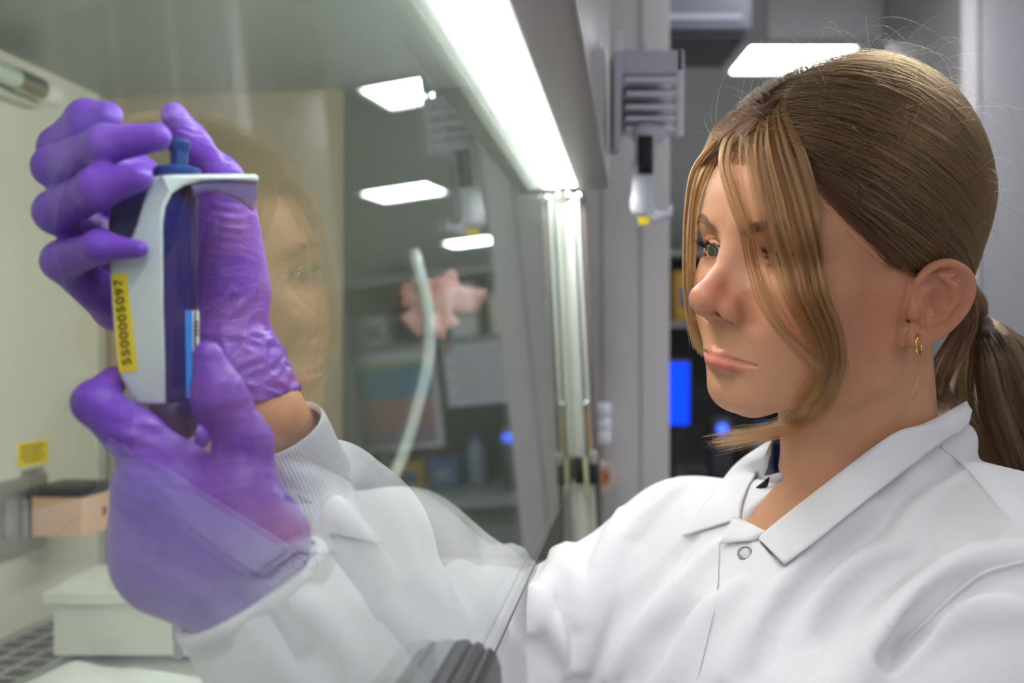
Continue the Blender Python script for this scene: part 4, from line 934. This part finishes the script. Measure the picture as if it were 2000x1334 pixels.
fold([(1065, 1075), (1025, 1150), (992, 1225)], .008, 0, .008, -1)
fold([(1082, 1075), (1115, 1130), (1135, 1210)], .009)
fold([(1035, 1150), (1075, 1230), (1100, 1310)], .010)
fold([(1012, 1200), (1050, 1260), (1090, 1310)], .008, 0, .008, -1)
fold([(1105, 1065), (1060, 1160), (1040, 1230)], .008)
fold([(1330, 950), (1280, 985), (1240, 1040)], .010); fold([(1300, 955), (1250, 1000)], .007, 0, .008, -1)
fold([(1905, 915), (1935, 985), (1990, 1040)], .010); fold([(1880, 940), (1800, 1000), (1760, 1060)], .012)
# far forearm
fold([(650, 985), (700, 1050), (760, 1130)], .010); fold([(690, 965), (750, 1030), (800, 1110)], .008, 0, .008, -1); fold([(650, 1045), (690, 1120), (730, 1190)], .009, 0, .008, -1)
fold([(900, 1100), (950, 1150), (985, 1230)], .010); fold([(880, 1140), (905, 1200), (930, 1260)], .010, 0, .008, -1); fold([(820, 1130), (850, 1200), (870, 1270)], .011)
# near cuff and forearm
fold([(505, 1235), (550, 1290), (590, 1332)], .008, -.1); fold([(600, 1190), (650, 1265), (700, 1332)], .010, -.1); fold([(560, 1210), (610, 1280), (650, 1332)], .007, 0, .008, -1)
def coat(P):
    f = coat_cut(P)
    for q, r, k, s, lo, hi in FOLDS:
        m = ((P > lo) & (P < hi)).all(1) & (np.abs(f) < .05)
        if not m.any(): continue
        g = chain(P[m], q, r); f[m] = smin(f[m], g, k) if s > 0 else smax(f[m], -g, k)
    return f
V, Fq = surface(coat, (-.20, .36, -.62), (.52, 1.00, .0), .0034, B=12)
coato = link('lab_coat', mesh_np('lab_coat', V, Fq), M_COAT, person)
# the skin under the coat stays under it
Vb = np.empty(len(bodyo.data.vertices)*3, np.float32); bodyo.data.vertices.foreach_get('co', Vb); Vb = Vb.reshape(-1, 3)
for _ in range(3):
    i_ = np.where((neckcut(Vb) > .003) & ((Vb-NKB.astype(np.float32))@NAX.astype(np.float32) < .125) & (Vb[:, 2] < -.03) & ((Vb-CUFR.astype(np.float32))@AXR.astype(np.float32)*(Vb[:, 0] < .02) >= 0) & (((Vb-CUFL.astype(np.float32))@AXL.astype(np.float32) > .004) | (Vb[:, 0] > .06) | (Vb[:, 1] > .56)))[0]
    c_ = coat(Vb[i_]); k_ = (c_ > -.006) & (c_ < .05); i_ = i_[k_]; Vb[i_] -= ((c_[k_]+.007)*np.clip((neckcut(Vb[i_])-.003)/.002, 0, 1))[:, None]*normals(coat, Vb[i_], .002)
bodyo.data.vertices.foreach_set('co', Vb.ravel()); bodyo.data.update()
def drape(l, field, off, n=40, t0=.4, t1=1.0, smooth=3):
    xy = catmull(np.array([a[:2] for a in l], float), n); p = march(field, xy[:, 0], xy[:, 1], t0, t1)
    d = p[:, 1]; ok = ~np.isnan(d); d = np.interp(np.arange(n), np.arange(n)[ok], d[ok])
    for _ in range(smooth): d = np.convolve(np.pad(d, 2, 'edge'), [.1, .2, .4, .2, .1], 'valid')
    if np.ndim(off): off = np.interp(np.linspace(0, 1, n), np.linspace(0, 1, len(off)), off)
    return np.array([px(x, y, q) for (x, y), q in zip(xy, d-off)])
both = lambda P: np.minimum(coat(P), body(P))
# collar, near leaf: fold edge along the neck, free edge lying on the chest
up = drape([(1890, 786), (1806, 830), (1738, 855), (1600, 958), (1500, 1037), (1484, 1054)], both, [.018, .014, .012, .010, .008, .006])
lo = drape([(1896, 800), (1884, 835), (1835, 866), (1682, 986), (1590, 1060), (1533, 1103)], both, [.014, .010, .008, .006, .005, .004])
def leaf(name, up, lo, bow=.004, parent=coato, nv=12):
    G = []
    for v in np.linspace(0, 1, nv):
        q = up*(1-v)+lo*v; c = q/np.linalg.norm(q, axis=1)[:, None]; G.append(q-c*(bow*4*v*(1-v)*(1-.3*v)))
    # roll the fold edge back towards the neck
    c = up/np.linalg.norm(up, axis=1)[:, None]; r1 = up+c*.004+np.array([0, 0, -.001]); r2 = up+c*.010+np.array([0, 0, -.010])
    G = [r2, r1]+G
    me = grid_mesh(name, np.array(G), .0012); o = link(name, me, M_COAT, parent); return o
leaf('collar', up, lo)
upf = drape([(1506, 862), (1488, 905), (1462, 950), (1449, 985), (1446, 1012)], both, [.010, .008, .006, .005, .004], 30)
lof = drape([(1505, 858), (1440, 903), (1395, 958), (1360, 1005), (1331, 1046)], coat, [.006, .006, .006, .005, .004], 30)
leaf('collar', upf, lof, .003)
# back of the collar seen inside the far side of the neck
bk = np.array([px(x, y, d) for x, y, d in ((1806, 786, .80), (1850, 788, .785), (1880, 790, .765), (1893, 797, .735))]); bk = catmull(bk, 20)
G = np.stack([bk, bk+np.array([-.002, -.002, -.014]), bk+np.array([-.004, -.004, -.034])]); link('collar_back', grid_mesh('collar_back', G, .0012), M_COAT, coato)
# stand tab, placket edge, snap
tabm = drape([(1432, 1008), (1462, 1020), (1500, 1040)], both, .004, 14); tabl = drape([(1405, 1062), (1445, 1056), (1490, 1058)], coat, .005, 14)
link('collar_stand', grid_mesh('collar_stand', np.stack([tabm*(1-v)+tabl*v-tabm/np.linalg.norm(tabm, axis=1)[:, None]*.002*math.sin(v*math.pi) for v in np.linspace(0, 1, 6)]), .0012), M_COAT, coato)
pl_a = drape([(1404, 1058), (1402, 1110), (1398, 1170), (1380, 1250), (1360, 1332)], coat, .0010, 24); pl_b = drape([(1520, 1090), (1515, 1130), (1490, 1190), (1450, 1260), (1425, 1332)], coat, .0012, 24)
tube('placket_seam', pl_a, .0006, M_COAT, coato, 40, 6)
sp = march(coat, [1454], [1079], .4, .9)[0]; sn = normals(coat, sp[None], .006)[0]; sn = (sn+np.array([0, -.6, .1])); sn /= np.linalg.norm(sn)
def ring(name, c, nrm, R, r, m, parent, seg=36, sub=10):
    u = np.cross(nrm, [0, 0, 1.0]); u /= np.linalg.norm(u); w = np.cross(nrm, u)
    V = [c+(R+r*math.cos(b))*(math.cos(a)*u+math.sin(a)*w)+r*math.sin(b)*nrm for a in np.linspace(0, 2*math.pi, seg, False) for b in np.linspace(0, 2*math.pi, sub, False)]
    F = [(i*sub+j, ((i+1) % seg)*sub+j, ((i+1) % seg)*sub+(j+1) % sub, i*sub+(j+1) % sub) for i in range(seg) for j in range(sub)]
    return link(name, mesh_py(name, V, F), m, parent)
M_SNAP = mat('snap_metal', srgb(140, 142, 140), .3, metal=.9)
bt = lathe('snap_button', [(.0036, -.001), (.0036, .0003), (.0030, .0006), (.0, .0007)], sp-sp/np.linalg.norm(sp)*.0008, mat('snap_white', srgb(214, 212, 212), .4), coato, sn, 24); ring('snap_ring', sp-sp/np.linalg.norm(sp)*.0018, sn, .0046, .00075, M_SNAP, bt)
# seams: shoulder yoke and armhole
for nm, l in (('shoulder_seam', [(1838, 872), (1880, 905), (1925, 955), (1975, 1018)]), ('sleeve_seam', [(1998, 1098), (1925, 1118), (1868, 1158), (1800, 1222), (1735, 1290)])):
    q = drape(l, coat, .0002, 40); tube(nm, q, .0011, M_COAT, coato, 60, 8)
# hem stitching ring at the near cuff
u = np.cross(AXL, [0, 1.0, 0]); u /= np.linalg.norm(u); w = np.cross(AXL, u)
G = []
for s_, rr_ in ((-.002, .0362), (-.0022, .0392), (.0, .0402), (.004, .0400), (.0045, .0392), (.028, .0405), (.0285, .0396)):
    G.append([CUFL+AXL*s_+rr_*(math.cos(a)*u+math.sin(a)*w) for a in np.linspace(0, 2*math.pi, 64)])
link('sleeve_hem', grid_mesh('sleeve_hem', np.array(G)), M_COAT, coato)
# knitted cuff of the far sleeve
K = catmull([px(538, 838, .542), px(556, 876, .548), px(582, 935, .556), px(604, 985, .562)], 30); rad = np.interp(np.linspace(0, 1, 30), [0, .08, .5, .85, 1], [.0262, .0272, .0280, .0305, .031])
T = np.gradient(K, axis=0); T /= np.linalg.norm(T, axis=1)[:, None]; u = np.cross(T[0], [0, 1.0, 0]); u /= np.linalg.norm(u); G = []
na = 528; an = np.linspace(0, 2*math.pi, na+1)
for i in range(30):
    u = u-T[i]*(u@T[i]); u /= np.linalg.norm(u); w = np.cross(T[i], u); R_ = rad[i]+.00045*np.abs(np.sin(an*44))
    G.append(K[i]+R_[:, None]*(np.cos(an)[:, None]*u+np.sin(an)[:, None]*w))
for i, q in ((0, .90), (0, .86)): pass
inner = K[0]+(G[0]-K[0])*.94+T[0]*.004; G = [inner]+G
link('knit_cuff', grid_mesh('knit_cuff', np.array(G)), M_COAT, coato)
# dark undershirt edge
us = drape([(1503, 930), (1480, 950), (1460, 976), (1450, 998)], body, .0018, 16); us2 = drape([(1500, 946), (1484, 968), (1468, 990), (1456, 1008)], body, .0018, 16)
link('undershirt', grid_mesh('undershirt', np.stack([us, us*.5+us2*.5, us2]), .001), mat('black_cotton', srgb(18, 17, 20), .9), person)
# earring: small gold hoop
ep = march(lambda P: person_field(P), [1790], [655], .5, .8)[0]; M_GOLD = mat('gold', srgb(226, 190, 110), .18, metal=1.0)
er = ring('earring', ep+np.array([.0006, -.002, -.0055]), np.array([.80, -.6, .0])/1.0, .0062, .0009, M_GOLD, person); er.scale = (1, 1, 1)
# ------------------------------------------------------------------ gloves
def glove_mat():
    m = mat('purple_nitrile', srgb(112, 62, 190), rough=.40, spec=.45, sss=.08); nt = m.node_tree; b = nt.nodes['Principled BSDF']; N = nt.nodes.new; L = nt.links.new
    b.inputs['Subsurface Radius'].default_value = (.6, .25, 1.0); b.inputs['Subsurface Scale'].default_value = .004
    tc = N('ShaderNodeTexCoord'); mp = N('ShaderNodeMapping'); mp.inputs['Scale'].default_value = (60, 60, 150); n = N('ShaderNodeTexNoise'); n.inputs['Scale'].default_value = 1; n.inputs['Detail'].default_value = 3; n.inputs['Distortion'].default_value = .8
    bu = N('ShaderNodeBump'); bu.inputs['Strength'].default_value = .55; bu.inputs['Distance'].default_value = .0026
    L(tc.outputs['Object'], mp.inputs['Vector']); L(mp.outputs[0], n.inputs['Vector']); L(n.outputs['Fac'], bu.inputs['Height']); L(bu.outputs['Normal'], b.inputs['Normal'])
    rp_ = N('ShaderNodeValToRGB'); n2 = N('ShaderNodeTexNoise'); n2.inputs['Scale'].default_value = 22; L(tc.outputs['Object'], n2.inputs['Vector']); L(n2.outputs['Fac'], rp_.inputs[0])
    rp_.color_ramp.elements[0].color = srgb(104, 56, 182); rp_.color_ramp.elements[1].color = srgb(122, 72, 198); L(rp_.outputs[0], b.inputs['Base Color']); return m
M_GLOVE = glove_mat()
def J(l):
    """joints given as (x, y, depth, radius in pixels)"""
    return [px(a[0], a[1], a[2]) for a in l], [a[3]*a[2]/FPX for a in l]
def fingers(P, fs, k):
    f = None
    for l in fs:
        p, r = J(l); g = chain(P, p, r, .004); f = g if f is None else smin(f, g, k)
    return f
UF = [[(262, 345, .545, 44), (118, 290, .512, 40), (170, 234, .500, 38), (212, 226, .494, 27)],           # index
      [(250, 400, .538, 44), (104, 326, .488, 38), (205, 282, .466, 37), (306, 268, .462, 28)],           # middle
      [(235, 490, .530, 44), (110, 414, .486, 41), (192, 366, .463, 40), (270, 347, .458, 27)],           # ring
      [(225, 600, .522, 42), (122, 510, .486, 38), (195, 482, .463, 31), (272, 487, .458, 17)]]           # little
UT = [(450, 560, .548, 72), (438, 410, .540, 52), (428, 352, .532, 40), (372, 282, .512, 30), (340, 226, .502, 26)]
UP = [((250, 360, .545, 46), (230, 590, .530, 46)), ((300, 400, .552, 62), (420, 690, .555, 72)), ((240, 560, .535, 50), (430, 750, .550, 66)), ((446, 470, .545, 52), (462, 700, .545, 64)), ((390, 560, .556, 70), (490, 790, .550, 80))]
WU0, WU1 = px(470, 745, .548), px(522, 862, .545); RIMU = px(508, 800, .547); AXU = (WU1-WU0)/np.linalg.norm(WU1-WU0)
def crinkle(P, s):
    a = np.sin(P[:, 0]*s+2.1*np.sin(P[:, 2]*s*.7)+P[:, 1]*s*.4)+np.sin(P[:, 2]*s*1.3-P[:, 0]*s*.8+1.7*np.sin(P[:, 1]*s*.9+1)); return 1-np.abs(a)*.8
def glove_up(P):
    f = fingers(P, UF, .004)
    g = None
    for a, b in UP:
        (p0, p1), (r0, r1) = J([a, b]); q = cap(P, p0, p1, r0, r1); g = q if g is None else smin(g, q, .014)
    p, r = J(UT); g = smin(g, chain(P, p, r, .010), .012)
    g = smin(g, cap(P, WU0, WU1, .0245, .0270), .016)
    f = smin(f, g, .008)
    w = np.clip(1-np.sqrt(((P-px(530, 745, .535).astype(np.float32))**2).sum(1))/.030, 0, 1); w2 = np.clip(1-np.sqrt(((P-px(470, 640, .53).astype(np.float32))**2).sum(1))/.036, 0, 1)
    f = f-.0022*w**.7*crinkle(P, 330)-.0012*w2*crinkle(P, 230)-.0009*np.clip(1-np.sqrt(((P-px(465, 430, .515).astype(np.float32))**2).sum(1))/.022, 0, 1)*np.sin(P[:, 2]*1150+2.2*np.sin(P[:, 0]*160))
    f = smax(f, (P-RIMU.astype(np.float32))@AXU.astype(np.float32)-.0006*np.sin(P[:, 0]*300+P[:, 2]*150), .002)
    # open end: hollow round the wrist
    return smax(f, -smax(cap(P, WU0, WU1+AXU*.03, .0235, .0262), -((P-(RIMU-AXU*.012).astype(np.float32))@AXU.astype(np.float32)), .002), .001)
LF = [[(345, 930, .468, 66), (262, 850, .462, 52), (186, 786, .466, 42), (222, 742, .482, 27)],           # index
      [(300, 1000, .478, 60), (262, 945, .502, 42), (300, 872, .520, 38), (384, 852, .516, 27)],
      [(300, 1060, .482, 58), (262, 1010, .512, 42), (330, 950, .530, 36), (400, 925, .528, 26)],
      [(330, 1120, .486, 54), (300, 1080, .516, 38), (360, 1030, .534, 33), (420, 1005, .532, 24)]]
LT = [(470, 960, .462, 66), (478, 868, .462, 50), (427, 774, .456, 47), (406, 696, .455, 30)]
LP = [((345, 950, .460, 74), (470, 1060, .456, 86)), ((326, 1040, .470, 92), (420, 1110, .466, 104)), ((480, 960, .456, 62), (535, 1050, .456, 70)), ((330, 1110, .476, 82), (440, 1140, .468, 92)), ((304, 960, .466, 76), (326, 1080, .474, 92))]
def glove_low(P):
    f = fingers(P, LF, .004); g = None
    for a, b in LP:
        (p0, p1), (r0, r1) = J([a, b]); q = cap(P, p0, p1, r0, r1); g = q if g is None else smin(g, q, .016)
    g = smin(g, cap(P, px(470, 1080, .470), px(560, 1240, .478), .0245, .0270), .014)
    p, r = J(LT); g = smin(g, chain(P, p, r, .008), .008)
    f = smin(f, g, .008)
    w = np.clip(1-np.sqrt(((P-px(455, 800, .455).astype(np.float32))**2).sum(1))/.024, 0, 1); f = f-.0008*w*crinkle(P, 300)
    w = np.clip(1-np.sqrt(((P-px(300, 880, .455).astype(np.float32))**2).sum(1))/.04, 0, 1); f = f-.0006*w*np.sin((P@np.array([.5, 0, .86], np.float32))*900+3*np.sin(P[:, 0]*90))
    return smax(f, (P-px(552, 1228, .478).astype(np.float32))@AXL.astype(np.float32), .002)
V, Fq = surface(glove_up, (-.27, .42, -.13), (-.08, .62, .16), .0013, B=12)
g1 = link('glove', mesh_np('glove', V, Fq), M_GLOVE, person); g1['label'] = 'purple glove on the raised hand around the pipette top'
V, Fq = surface(glove_low, (-.26, .40, -.19), (-.06, .58, .02), .0013, B=12)
g2 = link('glove', mesh_np('glove', V, Fq), M_GLOVE, person); g2['label'] = 'purple glove on the nearer hand gripping the pipette from below'
# ------------------------------------------------------------------ pipette
M_PW = mat('pipette_white', srgb(206, 216, 222), .35, spec=.5); M_PN = mat('pipette_navy', srgb(4, 20, 98), .34, spec=.5, vary=.15, vscale=60); M_PND = mat('pipette_dark_navy', srgb(18, 26, 88), .3); M_PB = mat('plunger_blue', srgb(24, 62, 128), .35)
M_HOOK = mat('hook_shade_lavender', srgb(88, 84, 146), .4); M_GREYT = mat('nozzle_grey', srgb(168, 176, 186), .35)  # lavender: the white hook's shade and blue reflection, put into its colour
pp = thing('pipette', px(355, 1276, .475), 'white and navy handheld pipette with finger hook and yellow number label', 'pipette')
def pd(x): return .4625+(max(0, 318-x)*.00010) if x < 318 else .4625+(x-318)*.00014
def slab(name, out, depth, th, m, bev=.0014, parent=pp):
    bm = bmesh.new(); a = [bm.verts.new(px(x, y, depth(x))) for x, y in out]; b = [bm.verts.new(px(x, y, depth(x))*((depth(x)+th)/depth(x))) for x, y in out]; n = len(out)
    bm.faces.new(a); bm.faces.new(b[::-1]); [bm.faces.new((a[i], b[i], b[(i+1) % n], a[(i+1) % n])) for i in range(n)]
    bmesh.ops.recalc_face_normals(bm, faces=bm.faces)
    if bev:
        fe = [e for e in bm.edges if e.verts[0] in a and e.verts[1] in a]; bmesh.ops.bevel(bm, geom=fe, offset=bev, segments=3, profile=.5, affect='EDGES', clamp_overlap=True)
    bmesh.ops.triangulate(bm, faces=[f for f in bm.faces if len(f.verts) > 4]); o = bm_obj(name, bm, m, parent); return auto_smooth(o, 38)
shell = slab('shell', [(300, 346), (318, 343), (350, 341), (430, 340), (498, 340), (505, 345), (504, 355), (440, 351), (395, 354), (360, 362), (336, 379), (323, 404), (318, 440), (319, 600), (322, 700), (323, 789), (300, 790), (266, 789), (252, 768), (236, 735), (228, 700), (221, 620), (215, 520), (220, 500), (240, 482), (258, 462), (268, 438), (276, 410), (286, 375)], pd, .013, M_PW, .0022)
slab('grip_side', [(319, 440), (324, 405), (337, 380), (361, 363), (385, 357), (386, 480), (386, 640), (386, 789), (324, 789), (321, 700), (320, 600)], lambda x: .4632+(x-318)*.00030, .020, M_PN, .0016)
slab('hook_underside', [(372, 358), (395, 355), (440, 352), (503, 356), (503, 385), (499, 411), (491, 411), (474, 396), (452, 384), (425, 376), (400, 374), (386, 380), (376, 384)], lambda x: .4645+(x-318)*.00014, .010, M_HOOK, .0018)
slab('grip_back', [(214, 392), (250, 360), (300, 350), (384, 372), (385, 785), (262, 786), (232, 700), (219, 600), (212, 470)], lambda x: .480, .018, M_PND, .003)
slab('yellow_label', [(217, 536), (247, 533), (268, 724), (232, 728)], lambda x: pd(x)-.0005, .0006, M_YEL, 0, shell)
tp0, tp1 = px(249, 713, pd(249)-.0009), px(231, 546, pd(231)-.0009); tx = tp1-tp0; ty = px(218, 636, pd(218))-px(262, 630, pd(262))
text_mesh('digits', '5500005097', .0072, axes4((tp0+tp1)/2+np.array([0, -.0002, 0]), tx, ty), mat('label_ink', srgb(52, 44, 14), .6), shell, .0002, 'CENTER', 1.06)
d_ = bpy.data.objects['digits'].data; co = np.empty(len(d_.vertices)*3); d_.vertices.foreach_get('co', co); co = co.reshape(-1, 3); ax = tx/np.linalg.norm(tx); pr = (co-(tp0+tp1)/2)@ax; sc_ = np.linalg.norm(tx)/(pr.max()-pr.min()); co += np.outer(pr*(sc_-1), ax); d_.vertices.foreach_set('co', co.ravel())
gd = lambda x: .4632+(x-318)*.00030-.0004
lab = slab('blue_label', [(362, 606), (377, 606), (377, 778), (364, 778)], gd, .0005, mat('label_blue', srgb(22, 134, 226), .45), 0, bpy.data.objects['grip_side'])
wl = slab('white_label', [(376, 606), (389, 606), (389, 700), (376, 700)], lambda x: gd(x)-.0006, .0006, mat('label_white', srgb(214, 218, 222), .5), 0, bpy.data.objects['grip_side'])
for k in range(4): slab('print_line', [(378.5, 628+k*8), (387.5, 627+k*8), (387.5, 631.5+k*8), (378.5, 632.5+k*8)], lambda x: gd(x)-.0010, .0003, M_INK, 0, bpy.data.objects['grip_side'])
lathe('lower_collar', [(.0, -.0175), (.006, -.0172), (.0095, -.015), (.0110, -.011), (.0112, .0), (.0105, .0012)], px(339, 790, .476), M_PND, pp, None, 36)
lathe('lower_sleeve', [(.0094, -.0115), (.0094, .001)], px(301, 790, .480), M_PW, pp, None, 28)
ax_ = px(352, 855, .482)-px(348, 1284, .512); ln_ = np.linalg.norm(ax_); base_ = px(348, 1284, .512)
lathe('shaft', [(.0020, 0), (.0025, .0005), (.0027, .010), (.0030, .0105), (.0044, .05), (.0062, ln_*.85), (.0065, ln_)], base_, M_GREYT, pp, ax_, 28)
lathe('plunger_base', [(.0108, 0), (.0113, .001), (.0113, .0035), (.0100, .0048), (.0060, .0052)], px(346, 347, .484), M_PB, pp, None, 36)
lathe('plunger', [(.0042, 0), (.0042, .008), (.0052, .009), (.0056, .0125), (.0044, .0142), (0, .0148)], px(350, 330, .484), M_PB, pp, None, 28)
# ------------------------------------------------------------------ lift the whole place so that the floor is at z = 0
for _o in list(SC.objects):
    if _o.parent is None: _o.location.z += H
